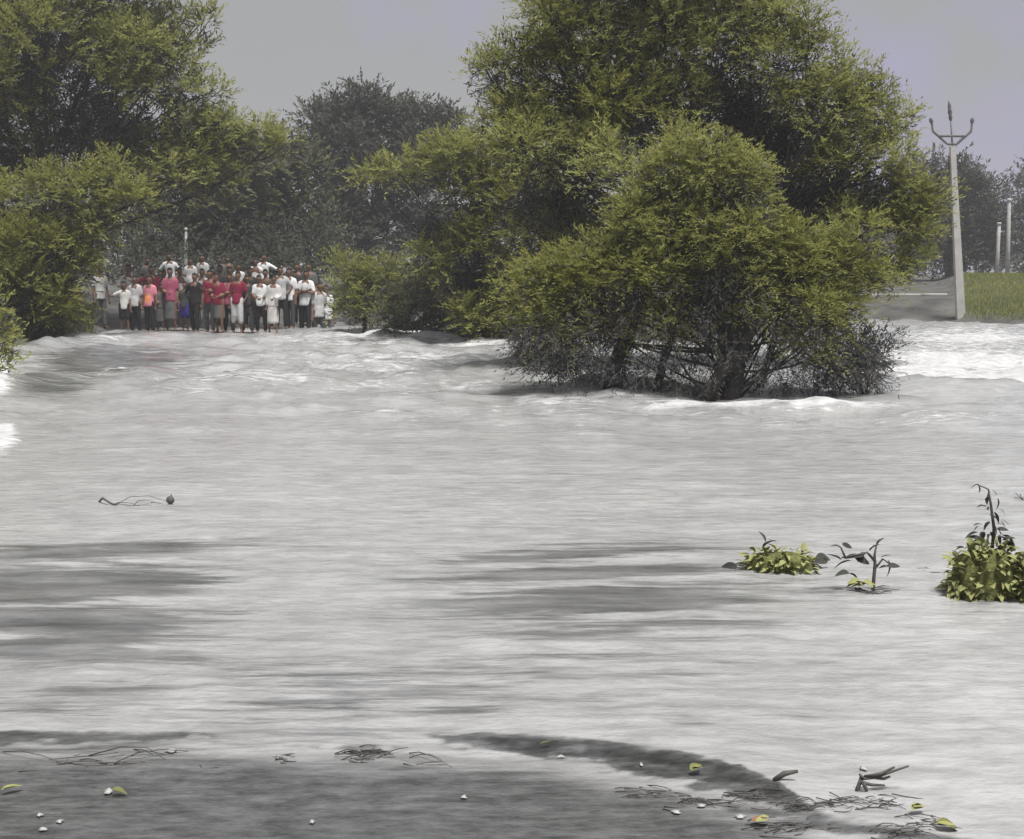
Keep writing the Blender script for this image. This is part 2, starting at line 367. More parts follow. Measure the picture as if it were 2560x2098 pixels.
# the long lip of water curling along the road edge in front: drops towards the camera
lipx = [900, 1130, 1300, 1500, 1700, 1850, 1960, 2100]; lipy = [1832, 1836, 1842, 1862, 1893, 1930, 1978, 2050]
lw = np.interp(wx, lipx, lipy); lf = sstep(1050, 1400, wx) * sstep(2150, 1900, wx)
z += .012 * lf * sstep(40, -6, wy - lw) * sstep(-220, -40, wy - lw)
z[WY > 50] *= .3
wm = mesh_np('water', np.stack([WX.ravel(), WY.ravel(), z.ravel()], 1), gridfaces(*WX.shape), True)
attr(wm, 'near_mix', (sstep(10, 4.6, WY) * sstep(1.9, .7, WX)).ravel()); attr(wm, 'calm_refl', calm_refl.ravel()); attr(wm, 'foam', foam.ravel()); attr(wm, 'shallow_dark', shal_dark.ravel())
m, nt, b = mat_new('muddy_flood_water'); L = nt.links
tc = nt.nodes.new('ShaderNodeTexCoord')
def mapped(scale):
    mp = nt.nodes.new('ShaderNodeMapping'); mp.inputs['Scale'].default_value = scale; L.new(tc.outputs['Object'], mp.inputs['Vector']); return mp.outputs[0]
def noise(vec, scale, det=4, rough=.55):
    n = nt.nodes.new('ShaderNodeTexNoise'); n.inputs['Scale'].default_value = scale; n.inputs['Detail'].default_value = det; n.inputs['Roughness'].default_value = rough
    L.new(vec, n.inputs['Vector']); return n.outputs['Fac']
def ramp(v, a, ca, c, cc):
    r = nt.nodes.new('ShaderNodeValToRGB'); r.color_ramp.elements[0].position = a; r.color_ramp.elements[0].color = ca; r.color_ramp.elements[1].position = c; r.color_ramp.elements[1].color = cc
    L.new(v, r.inputs['Fac']); return r.outputs['Color']
def mixc(f, a, c):
    n = nt.nodes.new('ShaderNodeMixRGB')
    for i, v in enumerate((f, a, c)):
        if isinstance(v, (tuple, float, int)): n.inputs[i].default_value = v
        else: L.new(v, n.inputs[i])
    return n.outputs[0]
def at_n(n):
    a = nt.nodes.new('ShaderNodeAttribute'); a.attribute_name = n; return a.outputs['Fac']
g = lambda v: (v, v, v * .99, 1)
silt = ramp(noise(mapped((.6, 1.3, 1)), 1.1, 7, .62), .34, g(.385), .66, g(.475))
refl_tone = ramp(noise(mapped((.9, 5, 1)), 1.0, 7, .65), .36, g(.10), .64, g(.24))  # dark base tone used for the painted reflections
stk = mth(nt, 'ADD', mth(nt, 'MULTIPLY', noise(mapped((.8, 5.5, 1)), 1.0, 6, .65), .55), mth(nt, 'MULTIPLY', noise(mapped((1.7, 13, 1)), 1.3, 5, .65), .45))
def sst(v, a, c):
    n_ = nt.nodes.new('ShaderNodeMapRange'); n_.interpolation_type = 'SMOOTHSTEP'; L.new(v, n_.inputs[0]); n_.inputs[1].default_value = a; n_.inputs[2].default_value = c; return n_.outputs[0]
refl_mix = mth(nt, 'MULTIPLY', sst(mth(nt, 'ADD', at_n('calm_refl'), mth(nt, 'MULTIPLY', mth(nt, 'SUBTRACT', stk, .5), 3.2)), .30, .75), sst(at_n('calm_refl'), .05, .35))
silt = mixc(mth(nt, 'MULTIPLY', at_n('near_mix'), .28), silt, refl_tone)          # darker base tone towards the camera, fading out on the right
silt = mixc(refl_mix, silt, refl_tone)
fine = ramp(noise(mapped((2.8, 7.0, 1)), 1.4, 8, .74), .41, g(.77), .57, g(1.0))  # light and dark of ripples imitated by streaks in the base colour
mm = nt.nodes.new('ShaderNodeMixRGB'); mm.blend_type = 'MULTIPLY'; mm.inputs[0].default_value = 1; L.new(silt, mm.inputs[1]); L.new(fine, mm.inputs[2])
road = ramp(noise(mapped((1.8, 5, 1)), 3.2, 9, .75), .38, g(.045), .64, g(.145))
sh0 = mth(nt, 'MINIMUM', at_n('shallow_dark'), 1.0)
sh1 = sst(mth(nt, 'ADD', sh0, mth(nt, 'MULTIPLY', mth(nt, 'MULTIPLY', mth(nt, 'SUBTRACT', stk, .5), 7.0), mth(nt, 'MULTIPLY', sh0, mth(nt, 'SUBTRACT', 1.0, sh0)))), .1, .9)
c1 = mixc(sh1, mm.outputs[0], mixc(mth(nt, 'MULTIPLY', mth(nt, 'MAXIMUM', mth(nt, 'SUBTRACT', at_n('shallow_dark'), 1.0), 0.0), 2.6), road, (.022, .022, .021, 1)))
fn = noise(mapped((1.6, 2.6, 1)), 2.2, 8, .65)
ff = mth(nt, 'ADD', at_n('foam'), mth(nt, 'MULTIPLY', mth(nt, 'SUBTRACT', fn, .5), 1.7))
fr = nt.nodes.new('ShaderNodeMapRange'); fr.interpolation_type = 'SMOOTHSTEP'; L.new(ff, fr.inputs[0]); fr.inputs[1].default_value = .32; fr.inputs[2].default_value = .62
ffac = mth(nt, 'MULTIPLY', fr.outputs[0], mth(nt, 'MINIMUM', mth(nt, 'MULTIPLY', at_n('foam'), 6.0), 1.0))
c2 = mixc(ffac, c1, ramp(noise(mapped((2.2, 2.6, 1)), 2.6, 7, .7), .35, g(.40), .62, g(.66)))
L.new(c2, b.inputs['Base Color'])
rr = mth(nt, 'ADD', mth(nt, 'MULTIPLY', ffac, .5), .08); L.new(rr, b.inputs['Roughness'])
b.inputs['IOR'].default_value = 1.33; b.inputs['Specular IOR Level'].default_value = .5
h1 = noise(mapped((1.7, 3.4, 1)), 1.6, 7, .66); h2 = noise(mapped((3, 4, 1)), 4, 6, .65)
h3 = noise(mapped((6, 13, 1)), 1.5, 5, .62)
hh = mth(nt, 'ADD', mth(nt, 'MULTIPLY', h1, .6), mth(nt, 'MULTIPLY', h3, .22)); hh = mth(nt, 'ADD', hh, mth(nt, 'MULTIPLY', h2, mth(nt, 'ADD', mth(nt, 'MULTIPLY', ffac, .9), .12)))
bp = nt.nodes.new('ShaderNodeBump'); bp.inputs['Distance'].default_value = .03; L.new(mth(nt, 'SUBTRACT', .8, mth(nt, 'MULTIPLY', at_n('calm_refl'), .55)), bp.inputs['Strength'])
L.new(hh, bp.inputs['Height'])
rip = mth(nt, 'ADD', noise(mapped((1.8, 5.0, 1)), 2.6, 5, .6), mth(nt, 'MULTIPLY', noise(mapped((10, 16, 1)), 2.0, 5, .7), .6))
bp2 = nt.nodes.new('ShaderNodeBump'); bp2.inputs['Distance'].default_value = .02; bp2.inputs['Strength'].default_value = .3
L.new(rip, bp2.inputs['Height']); L.new(bp.outputs['Normal'], bp2.inputs['Normal']); L.new(bp2.outputs['Normal'], b.inputs['Normal'])
M['water'] = m
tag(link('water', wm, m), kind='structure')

# ------------------------------------------------------------------ foliage
TOTAL = [0]
def sprays(P, D, L_, nl, ll, lw, tone, droop=.25):
    """P spray roots, D unit directions, L_ spray length; nl leaflets each: rhombus quads"""
    n = len(P); r = RNG
    t = np.tile(np.linspace(.12, 1, nl), (n, 1)) + r.normal(0, .03, (n, nl))
    LL = L_[:, None] * t
    pos = P[:, None] + D[:, None] * LL[..., None]
    pos[..., 2] -= droop * LL * t * .8
    side = np.cross(D, np.array([0, 0, 1.]) + r.normal(0, .25, (n, 3))); side /= np.linalg.norm(side, axis=1)[:, None] + 1e-6
    sg = np.where(np.arange(nl) % 2, 1., -1.)[None, :, None]
    ld = D[:, None] * .75 + side[:, None] * sg * .7 + r.normal(0, .28, (n, nl, 3))
    ld /= np.linalg.norm(ld, axis=2)[..., None]
    nr = np.array([.12, -.45, .85]) + r.normal(0, .38, (n, nl, 3))
    wd = np.cross(ld, nr); wd /= np.linalg.norm(wd, axis=2)[..., None] + 1e-6
    ln = ll * r.uniform(.6, 1.25, (n, nl, 1)); w = lw * r.uniform(.7, 1.2, (n, nl, 1))
    q = np.stack([pos, pos + ld * ln * .45 + wd * w * .5, pos + ld * ln, pos + ld * ln * .45 - wd * w * .5], 2)
    V = q.reshape(-1, 3); F = np.arange(len(V)).reshape(-1, 4)
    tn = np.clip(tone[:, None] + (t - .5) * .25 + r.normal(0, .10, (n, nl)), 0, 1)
    return V, F, np.repeat(tn.reshape(-1), 4)
def clump_pts(c, rad, n, fill=.16, up=.45, flat=.85):
    r = RNG; d = r.normal(0, 1, (n, 3)); d /= np.linalg.norm(d, axis=1)[:, None]
    keep = (d[:, 2] > r.uniform(-.9, -.1, n)) & ((d[:, 1] < .35) | (r.uniform(0, 1, n) < .4))
    d = d[keep]; n = len(d)
    k = np.clip(1 - np.abs(r.normal(0, fill, n)), .3, 1)
    lump = .72 + .56 * vnoise(d[:, 0] * 2.2 + c[0] * 3.1, d[:, 2] * 2.2 + d[:, 1] * 1.7 + c[2] * 2.3, int(abs(c[0] * 31)) % 97)
    P = c + d * (k * lump)[:, None] * rad * np.array([1, 1, flat])
    D = d * .9 + np.array([0, 0, up]) + r.normal(0, .35, (n, 3)); D /= np.linalg.norm(D, axis=1)[:, None]
    return P, D, k
def in_holes(P, holes, ylim=1e9):
    if not holes: return np.zeros(len(P), bool)
    sc = FPX / np.maximum(P[:, 1], 1); ix = CX + P[:, 0] * sc; iy = 685 - (P[:, 2] - CAMH) * sc
    hit = np.zeros(len(P), bool); w = fbm(ix / 38., iy / 38., 17, 3) - .5
    for hx, hy, rx, ry in holes: hit |= ((ix - hx) / rx) ** 2 + ((iy - hy) / ry) ** 2 + 1.3 * w < 1
    return hit & ((P[:, 1] < ylim) | (RNG.uniform(0, 1, len(P)) < .6))
def crown_mesh(name, clumps, ll, lw, dens=7.0, nl=13, spl=4.0, sub=6, up=.45, droop=.25, tone0=.5, flat=.85, holes=None, twigs=None):
    Vs, Fs, Ts = [], [], []; n0 = 0; tw = []; ylim = float(np.median([c[1] for c, _ in clumps])) + .45
    for (c, R) in clumps:
        parts = [(c, R * .86, .8)]
        for s_ in range(sub):
            d = RNG.normal(0, 1, 3); d /= np.linalg.norm(d); d[1] -= .25
            parts.append((c + d * R * np.array([.78, .78, .66]) * RNG.uniform(.8, 1.35), R * RNG.uniform(.26, .50), 1.0))
        sc_ = FPX / max(c[1], 1); ix, iy = CX + c[0] * sc_, 685 - (c[2] - CAMH) * sc_; rp_ = R * sc_
        off = .16 if (iy + rp_ < -40 or ix + rp_ < -60 or ix - rp_ > 2620) else 1.0        # foliage above the picture only shows in the water
        tc_ = RNG.normal(0, .2)
        for cc, rr, k in parts:
            n = max(12, int(dens * k * off * (rr / ll) ** 2))
            P, D, kk = clump_pts(cc, rr, n, up=up, flat=flat)
            m_ = ~in_holes(P, holes, ylim); P, D, kk = P[m_], D[m_], kk[m_]; n = len(P)
            if n < 3: continue
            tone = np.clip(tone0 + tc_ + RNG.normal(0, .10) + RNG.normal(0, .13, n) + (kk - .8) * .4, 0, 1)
            V, F, T = sprays(P, D, ll * spl * RNG.uniform(.6, 1.2, n), nl, ll, lw, tone, droop)
            Vs.append(V); Fs.append(F + n0); Ts.append(T); n0 += len(V)
        if twigs is not None:
            n = max(10, int(1.9 * off * (R / ll) ** 2)); d = RNG.normal(0, 1, (n, 3)); d /= np.linalg.norm(d, axis=1)[:, None]
            tw.append((c + d * (R * RNG.uniform(.05, .62, n) ** .7)[:, None], d))
    V = np.concatenate(Vs); F = np.concatenate(Fs); TOTAL[0] += len(F) * 2
    me = mesh_np(name, V, F); attr(me, 'tone', np.concatenate(Ts))
    if twigs is not None:
        P = np.concatenate([a for a, _ in tw]); D = np.concatenate([b for _, b in tw]); D = D + RNG.normal(0, .5, D.shape) + np.array([0, 0, -.1]); D /= np.linalg.norm(D, axis=1)[:, None]
        for hx, hy, rx, ry in (holes or []):                                  # dark brush added to stand in for shade deep in the crown gaps
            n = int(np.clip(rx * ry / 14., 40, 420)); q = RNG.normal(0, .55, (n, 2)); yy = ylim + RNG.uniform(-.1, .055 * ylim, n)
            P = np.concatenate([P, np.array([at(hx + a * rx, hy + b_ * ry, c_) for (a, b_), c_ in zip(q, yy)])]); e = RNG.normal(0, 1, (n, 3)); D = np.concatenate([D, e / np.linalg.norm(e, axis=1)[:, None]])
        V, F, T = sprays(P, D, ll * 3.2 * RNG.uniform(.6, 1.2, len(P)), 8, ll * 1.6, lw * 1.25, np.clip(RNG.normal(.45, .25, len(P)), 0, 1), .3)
        tm = mesh_np('bare_twigs', V, F); attr(tm, 'tone', T); twigs.append(tm); TOTAL[0] += len(F) * 2
    return me
def bend(a, b_, k, sag):
    a, b_ = np.asarray(a, float), np.asarray(b_, float); P = []
    off = RNG.normal(0, sag, 3) * np.linalg.norm(b_ - a)
    for i in range(k + 1):
        t = i / k; P.append(a * (1 - t) + b_ * t + off * math.sin(math.pi * t))
    return P
def trunk_mesh(base, clumps, r0, fork=None, stems=1, bend_to=None):
    mb = MB(); base = np.asarray(base, float)
    cs = np.array([c for c, _ in clumps]); top = cs.mean(0)
    fk = np.asarray(fork, float) if fork is not None else base * .45 + top * .55
    b0 = base - np.array([0, 0, .5])
    P = bend(b0, fk, 6, .05)
    mb.tube(P, np.linspace(r0 * 1.25, r0 * .7, 7), 9)
    for c, R in clumps:
        i = RNG.integers(3, 7); s_ = P[i]
        Q = bend(s_, c + np.array([0, 0, R * .2]), 5, .08); mb.tube(Q, np.linspace(r0 * .17, r0 * .05, 6), 6)
        for _ in range(5):
            d = RNG.normal(0, 1, 3); d /= np.linalg.norm(d)
            mb.tube(bend(Q[RNG.integers(3, 6)], c + d * R * .85, 3, .06), np.linspace(r0 * .09, r0 * .03, 4), 5)
    return mb.mesh('trunk')
def tree(name, label, cat, base_px, Y, clumps_px, ll, lw, r0, mat_='leaf', group=None, fork_px=None, **kw):
    b = at(base_px[0], base_px[1], Y); b[2] = max(float(hz(b[0], b[1])), -.35)
    cl = []
    for c in clumps_px:
        yy = Y + (c[3] if len(c) > 3 else RNG.uniform(-.5, .5) * c[2] * px2m(Y))
        cl.append((at(c[0], c[1], yy), c[2] * px2m(yy)))
    root = empty(name, b); tag(root, label, cat, group)
    fk = at(*fork_px, Y) if fork_px else None
    off = b
    tm = trunk_mesh(b, cl, r0, fk); tm.transform(Matrix.Translation(-Vector(b))); link('trunk', tm, M['bark'], root)
    tws = []
    cm = crown_mesh('crown', cl, ll, lw, twigs=tws, **kw); cm.transform(Matrix.Translation(-Vector(b)))
    tws[0].transform(Matrix.Translation(-Vector(b))); tag(link('bare_twigs', tws[0], M['dead'], root), kind='stuff')
    tag(link('crown', cm, M[mat_], root), kind='stuff')
    return root, b, cl

GRP_T = 'trees and shrubs on the flooded banks'
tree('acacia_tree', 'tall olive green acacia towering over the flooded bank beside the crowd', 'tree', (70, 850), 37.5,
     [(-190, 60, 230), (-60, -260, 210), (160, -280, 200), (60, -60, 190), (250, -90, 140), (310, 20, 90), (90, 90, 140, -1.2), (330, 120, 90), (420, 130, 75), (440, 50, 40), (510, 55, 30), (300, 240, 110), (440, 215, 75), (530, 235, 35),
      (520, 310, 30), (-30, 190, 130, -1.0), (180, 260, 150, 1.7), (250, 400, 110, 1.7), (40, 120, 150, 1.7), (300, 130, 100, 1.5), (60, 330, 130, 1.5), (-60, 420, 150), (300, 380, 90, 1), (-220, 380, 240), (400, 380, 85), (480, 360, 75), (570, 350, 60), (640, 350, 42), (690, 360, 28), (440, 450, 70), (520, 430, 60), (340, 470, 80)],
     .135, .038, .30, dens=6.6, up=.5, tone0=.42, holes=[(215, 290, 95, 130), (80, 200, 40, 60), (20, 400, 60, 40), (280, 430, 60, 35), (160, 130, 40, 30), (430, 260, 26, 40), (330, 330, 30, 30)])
tree('thorn_tree', 'low broad olive thorn tree hiding the trunk of the tall acacia', 'tree', (90, 850), 31,
     [(30, 540, 100, .8), (160, 500, 85), (270, 480, 70), (330, 520, 35), (110, 620, 105), (205, 600, 60), (10, 700, 100), (110, 730, 85), (195, 680, 45), (165, 775, 45), (-130, 620, 190), (-160, 780, 120), (50, 780, 60), (250, 560, 40)],
     .12, .033, .18, dens=10, tone0=.36, holes=[(40, 540, 45, 30), (130, 545, 55, 22), (20, 770, 35, 40), (170, 660, 22, 26), (90, 660, 26, 20), (70, 820, 60, 20)])
tree('bank_shrub', 'small leafy shrub at the water edge against white foam', 'shrub', (-60, 985), 20,
     [(-25, 850, 52), (-15, 905, 45), (-100, 810, 90), (-120, 900, 90), (-40, 790, 40)], .09, .024, .05, dens=6)
tree('background_tree', 'hazy grey tree with a forked trunk right behind the crowd', 'tree', (470, 700), 54,
     [(470, 440, 60), (540, 390, 70), (480, 520, 75), (570, 490, 90), (410, 580, 55), (620, 430, 60), (560, 590, 70), (470, 600, 50), (380, 650, 45)], .24, .085, .26, 'leaf_dim', dens=9, fork_px=(480, 560))
tree('background_tree', 'hazy grey bush tree between the forked tree and the domed tree', 'tree', (690, 720), 57,
     [(660, 390, 50), (720, 400, 55), (690, 470, 70), (740, 520, 70), (640, 540, 70), (690, 610, 80), (600, 640, 60), (770, 610, 60), (770, 430, 45)], .25, .085, .26, 'leaf_dim', dens=8)
tree('background_tree', 'dark domed tree standing alone behind the low bushes', 'tree', (900, 700), 64,
     [(820, 320, 55), (880, 290, 60), (950, 290, 58), (1020, 310, 55), (1080, 325, 45), (1125, 320, 28), (800, 390, 45), (870, 380, 75), (970, 390, 80), (1060, 400, 70), (1130, 400, 40), (830, 470, 65), (930, 480, 80), (1040, 500, 80), (860, 570, 70), (970, 590, 75), (1080, 600, 70)],
     .26, .09, .34, 'leaf_far', dens=9, fork_px=(905, 540))
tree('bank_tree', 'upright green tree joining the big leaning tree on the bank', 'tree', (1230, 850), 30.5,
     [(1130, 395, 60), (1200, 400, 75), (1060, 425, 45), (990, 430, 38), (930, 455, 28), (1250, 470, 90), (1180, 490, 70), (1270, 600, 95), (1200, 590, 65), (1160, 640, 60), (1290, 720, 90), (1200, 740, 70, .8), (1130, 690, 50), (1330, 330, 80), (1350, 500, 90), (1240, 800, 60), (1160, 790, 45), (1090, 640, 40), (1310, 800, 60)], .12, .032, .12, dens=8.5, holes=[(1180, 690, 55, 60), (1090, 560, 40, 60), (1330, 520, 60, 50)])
tree('bank_shrub', 'low rounded green bush right beside the crowd', 'shrub', (900, 830), 36,
     [(862, 670, 30), (880, 720, 36), (915, 705, 42), (960, 690, 45), (950, 750, 50), (1010, 720, 55), (862, 775, 22), (900, 765, 32)], .13, .034, .07, dens=6.5, holes=[(950, 730, 26, 16)])
tree('bank_shrub', 'dark tangled bush over the foaming water edge', 'shrub', (1090, 840), 33,
     [(1060, 700, 50), (1100, 760, 60), (1040, 780, 50), (1150, 800, 50), (1090, 820, 35), (1180, 760, 50), (1230, 810, 50), (990, 790, 35), (1000, 820, 25), (1290, 820, 45)], .13, .035, .07, 'leaf_dim', dens=5.5, tone0=.35)
tree('acacia_tree', 'tall domed feathery tree rising behind the leaning flooded tree', 'tree', (1820, 900), 22,
     [(1245, 200, 45), (1210, 170, 25), (1300, 150, 75), (1370, 90, 80), (1430, 20, 100), (1560, -90, 170), (1730, -110, 170), (1870, -30, 110), (1640, -290, 110), (1800, -250, 90), (1990, 70, 65), (1900, 80, 90), (2040, 150, 65), (2110, 215, 60), (2170, 240, 40), (2190, 300, 55), (2250, 300, 28),
      (1300, 270, 75), (1400, 190, 95), (1520, 120, 110), (1660, 110, 110), (1790, 130, 95), (1940, 190, 90), (1450, 300, 105), (1340, 370, 95), (1580, 260, 105), (1690, 250, 80), (1250, 330, 50), (2060, 290, 85), (2130, 380, 85), (2060, 420, 60), (2220, 420, 75), (2190, 520, 85), (2290, 470, 50), (2280, 560, 55), (2240, 640, 60), (2130, 580, 80), (2330, 510, 28),
      (1850, 300, 120, 1.6), (1960, 400, 120, 1.4), (1700, 300, 140, 1.6), (1500, 330, 130, 1.6), (1800, 100, 140, 1.5), (1550, 60, 140, 1.5), (2080, 300, 110, 1.2), (1560, 420, 95, -1.2), (1680, 410, 75, -1.5), (1420, 470, 80, 1.5), (2200, 690, 50), (2250, 580, 50), (1400, 580, 110, 1.6), (2060, 560, 100, 1.2), (1600, 600, 150, 1.5), (1850, 560, 150, 1.5), (1750, 760, 150, 1.5), (1500, 750, 140, 1.6), (1980, 740, 120, 1.4)],
     .085, .0225, .20, dens=7.0, spl=4.6, holes=[(1845, 265, 68, 72), (1945, 385, 70, 80), (1605, 360, 66, 60), (1400, 530, 115, 70), (1885, 325, 60, 60), (2080, 470, 75, 50), (2010, 500, 80, 50), (2180, 480, 30, 60), (1440, 130, 36, 22), (1950, 195, 32, 22), (1250, 220, 30, 30), (1780, 200, 26, 40)])
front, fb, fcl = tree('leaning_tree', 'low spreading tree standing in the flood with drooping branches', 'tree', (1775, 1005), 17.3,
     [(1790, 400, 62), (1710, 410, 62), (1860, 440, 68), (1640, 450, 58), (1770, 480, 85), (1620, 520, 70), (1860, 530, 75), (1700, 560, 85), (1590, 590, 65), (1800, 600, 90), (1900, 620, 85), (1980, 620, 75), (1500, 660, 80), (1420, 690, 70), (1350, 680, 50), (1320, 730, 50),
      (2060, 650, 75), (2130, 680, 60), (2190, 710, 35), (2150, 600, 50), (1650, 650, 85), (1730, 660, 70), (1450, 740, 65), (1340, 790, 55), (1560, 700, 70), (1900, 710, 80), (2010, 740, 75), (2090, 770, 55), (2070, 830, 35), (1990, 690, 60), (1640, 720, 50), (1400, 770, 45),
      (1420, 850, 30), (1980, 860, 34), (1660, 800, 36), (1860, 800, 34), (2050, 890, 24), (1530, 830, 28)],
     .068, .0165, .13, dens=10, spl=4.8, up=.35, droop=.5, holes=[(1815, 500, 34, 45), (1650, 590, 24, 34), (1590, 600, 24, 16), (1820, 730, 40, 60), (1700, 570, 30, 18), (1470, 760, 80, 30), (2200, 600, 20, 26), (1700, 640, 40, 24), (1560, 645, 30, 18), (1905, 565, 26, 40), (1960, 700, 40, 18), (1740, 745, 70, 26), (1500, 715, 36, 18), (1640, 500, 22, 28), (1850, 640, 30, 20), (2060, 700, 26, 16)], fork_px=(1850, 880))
# second stem and the bare drooping twigs of the leaning tree
mb = MB()
mb.tube([p - fb for p in (at(1530, 990, 17.6), at(1535, 930, 17.6), at(1560, 860, 17.6), at(1600, 740, 17.5), at(1640, 620, 17.4))], [.13, .12, .10, .07, .04], 8)
mb.tube([p - fb for p in (at(1640, 985, 17.8), at(1660, 900, 17.8), at(1700, 800, 17.7), at(1730, 650, 17.5))], [.06, .055, .045, .03], 7)
mb.tube([p - fb for p in (at(1900, 970, 17.6), at(1920, 900, 17.6), at(1950, 800, 17.5), at(1960, 690, 17.4))], [.05, .045, .04, .025], 7)
mb.tube([p - fb for p in (at(1768, 1015, 17.15), at(1775, 975, 17.15), at(1805, 930, 17.2), at(1850, 895, 17.2), at(1880, 820, 17.1), at(1890, 700, 17.2))], [.11, .095, .085, .075, .06, .03], 8)
mb.build('side_stem', M['bark'], front)
n = 3300
px_ = RNG.uniform(1300, 2190, n); top = np.interp(px_, [1300, 1450, 1650, 1850, 2050, 2190], [800, 780, 720, 680, 800, 880]); bot = np.interp(px_, [1300, 1400, 1600, 1800, 2000, 2190], [880, 945, 985, 1000, 985, 950])
py_ = top + (bot - top) * RNG.uniform(-.1, .85, n)
Yd = 17.8 + RNG.normal(0, .6, n)
P = np.array([at(a, b_, c) for a, b_, c in zip(px_, py_, Yd)]); P[:, 2] = np.maximum(P[:, 2], .10)
D = RNG.normal(0, .55, (n, 3)) + np.array([0, -.1, -.75]); D[:, 0] += (px_ - 1750) / 700; D /= np.linalg.norm(D, axis=1)[:, None]
Ld = np.minimum(RNG.uniform(.15, .5, n), np.where(D[:, 2] < -.1, (P[:, 2] - .02) / np.maximum(-D[:, 2], .1), .5))
V, F, T = sprays(P, D, Ld, 9, .09, .013, np.clip(RNG.normal(.4, .25, n), 0, 1), .1)
me = mesh_np('drooping_twigs', V - fb, F); attr(me, 'tone', T); tag(link('drooping_twigs', me, M['dead'], front), kind='stuff')
TOTAL[0] += len(F) * 2
tree('twiggy_shrub', 'dark twiggy half drowned shrub beside bright white foam', 'shrub', (2165, 985), 17.8,
     [(2130, 890, 42), (2175, 880, 35), (2110, 930, 38), (2165, 935, 38), (2200, 860, 22), (2060, 930, 38), (2130, 840, 30)], .085, .016, .04, 'dead', dens=3.2, nl=9, sub=4)
tree('twiggy_shrub', 'small bare grey shrub standing in churning water', 'shrub', (1400, 960), 19,
     [(1360, 870, 35), (1410, 890, 35), (1340, 910, 28), (1440, 910, 32), (1390, 925, 28)], .08, .014, .035, 'dead', dens=2.6, nl=8, sub=4)
tree('background_tree', 'hazy grey tree right behind the concrete electric pole', 'tree', (2390, 700), 76,
     [(2250, 660, 45), (2330, 650, 50), (2450, 650, 45), (2280, 450, 45), (2370, 440, 45), (2230, 500, 45), (2440, 530, 50), (2260, 560, 60), (2330, 480, 50), (2290, 500, 50), (2420, 470, 48), (2460, 490, 35), (2380, 510, 60), (2420, 570, 70), (2330, 590, 70), (2250, 640, 50), (2480, 580, 42), (2400, 640, 50)], .30, .085, .3, 'leaf_far', dens=6)
tree('background_tree', 'hazy grey tree beside the two distant pale poles', 'tree', (2610, 690), 92,
     [(2550, 480, 45), (2520, 560, 42), (2610, 450, 60), (2570, 590, 50), (2650, 560, 80), (2540, 630, 38), (2490, 640, 32), (2620, 640, 50)], .34, .1, .3, 'leaf_far', dens=6)
# the far wood along the horizon reads as one mass
cl = []
for x in range(-500, 3100, 95):
    Yf = RNG.uniform(100, 125); cl.append((at(x, RNG.uniform(590, 650), Yf), RNG.uniform(55, 85) * px2m(Yf)))
    cl.append((at(x + 40, 680, Yf), 45 * px2m(Yf)))
me = crown_mesh('far_wood', cl, .75, .27, dens=4.5, nl=8, sub=3)
tag(link('far_wood', me, M['leaf_far']), 'hazy far wood along the horizon', 'wood', kind='stuff')
# undergrowth behind the crowd
cl = []
for x in range(-300, 900, 70):
    Yf = RNG.uniform(50, 53); cl.append((at(x, RNG.uniform(590, 640), Yf), RNG.uniform(45, 65) * px2m(Yf)))
for x in range(-300, 880, 60):
    Yf = RNG.uniform(47, 50); cl.append((at(x, RNG.uniform(660, 700), Yf), RNG.uniform(35, 60) * px2m(Yf)))
for x in range(860, 2120, 60):
    Yf = RNG.uniform(40, 44); cl.append((at(x, RNG.uniform(690, 760), Yf), RNG.uniform(45, 70) * px2m(Yf)))
me = crown_mesh('undergrowth', cl, .24, .07, dens=5.5, nl=9, sub=3, tone0=.2)
tag(link('undergrowth', me, M['leaf_far']), 'dark scrub growing under the background trees', 'scrub', kind='stuff')

# grass on the right bank, thin weeds on the other banks
def grass(name, label, n, pxr, dr, hgt, mat_):
    u = RNG.uniform((pxr[0] - CX) / FPX, (pxr[1] - CX) / FPX, n); d = RNG.uniform(dr[0], dr[1], n)
    Y = np.interp(u, WLx, WLy) + d; X = u * Y; Z = hz(X, Y)
    keep = Z > .02; X, Y, Z = X[keep], Y[keep], Z[keep]; k = len(X)
    P = np.stack([X, Y, Z - .02], 1); h = hgt * RNG.uniform(.5, 1.3, k)
    a = RNG.uniform(0, math.pi, k); w = np.stack([np.cos(a), np.sin(a), 0 * a], 1) * (hgt * .09)
    lean = RNG.normal(0, .3, (k, 3)); lean[:, 2] = 1; tip = P + lean * h[:, None]
    V = np.stack([P - w, P + w, tip + w * .2, tip - w * .2], 1).reshape(-1, 3)
    me = mesh_np(name, V, np.arange(len(V)).reshape(-1, 4)); attr(me, 'tone', np.repeat(np.clip(.4 + .9 * (fbm(X * .5, Y * .35, 3) - .4) + RNG.normal(0, .12, k), 0, 1), 4))
    TOTAL[0] += 2 * k
    tag(link(name, me, M[mat_]), label, 'grass', kind='stuff')
grass('grass', 'bright green grass covering the sloping bank beside the concrete pole', 22000, (2405, 2750), (.3, 19), .13, 'grass')
grass('weeds', 'dull weeds along the muddy bank beside the crowd', 9000, (-300, 235), (.2, 5), .3, 'leaf_dim')

# pale road edge on the mud bank left of the pole
mb = MB()
pts = [at(x, y, 51.5) for x, y in ((2140, 738), (2190, 735), (2240, 736), (2300, 733), (2366, 735))]
for a, b_ in zip(pts[:-1], pts[1:]):
    c = (a + b_) / 2; c[2] = float(hz(c[0], c[1])) + .02
    mb.box(c, (np.linalg.norm(b_ - a) - .03, .35, .09))
tag(mb.build('kerb', M['concrete']), 'broken pale kerb across the grey mud bank', 'kerb')

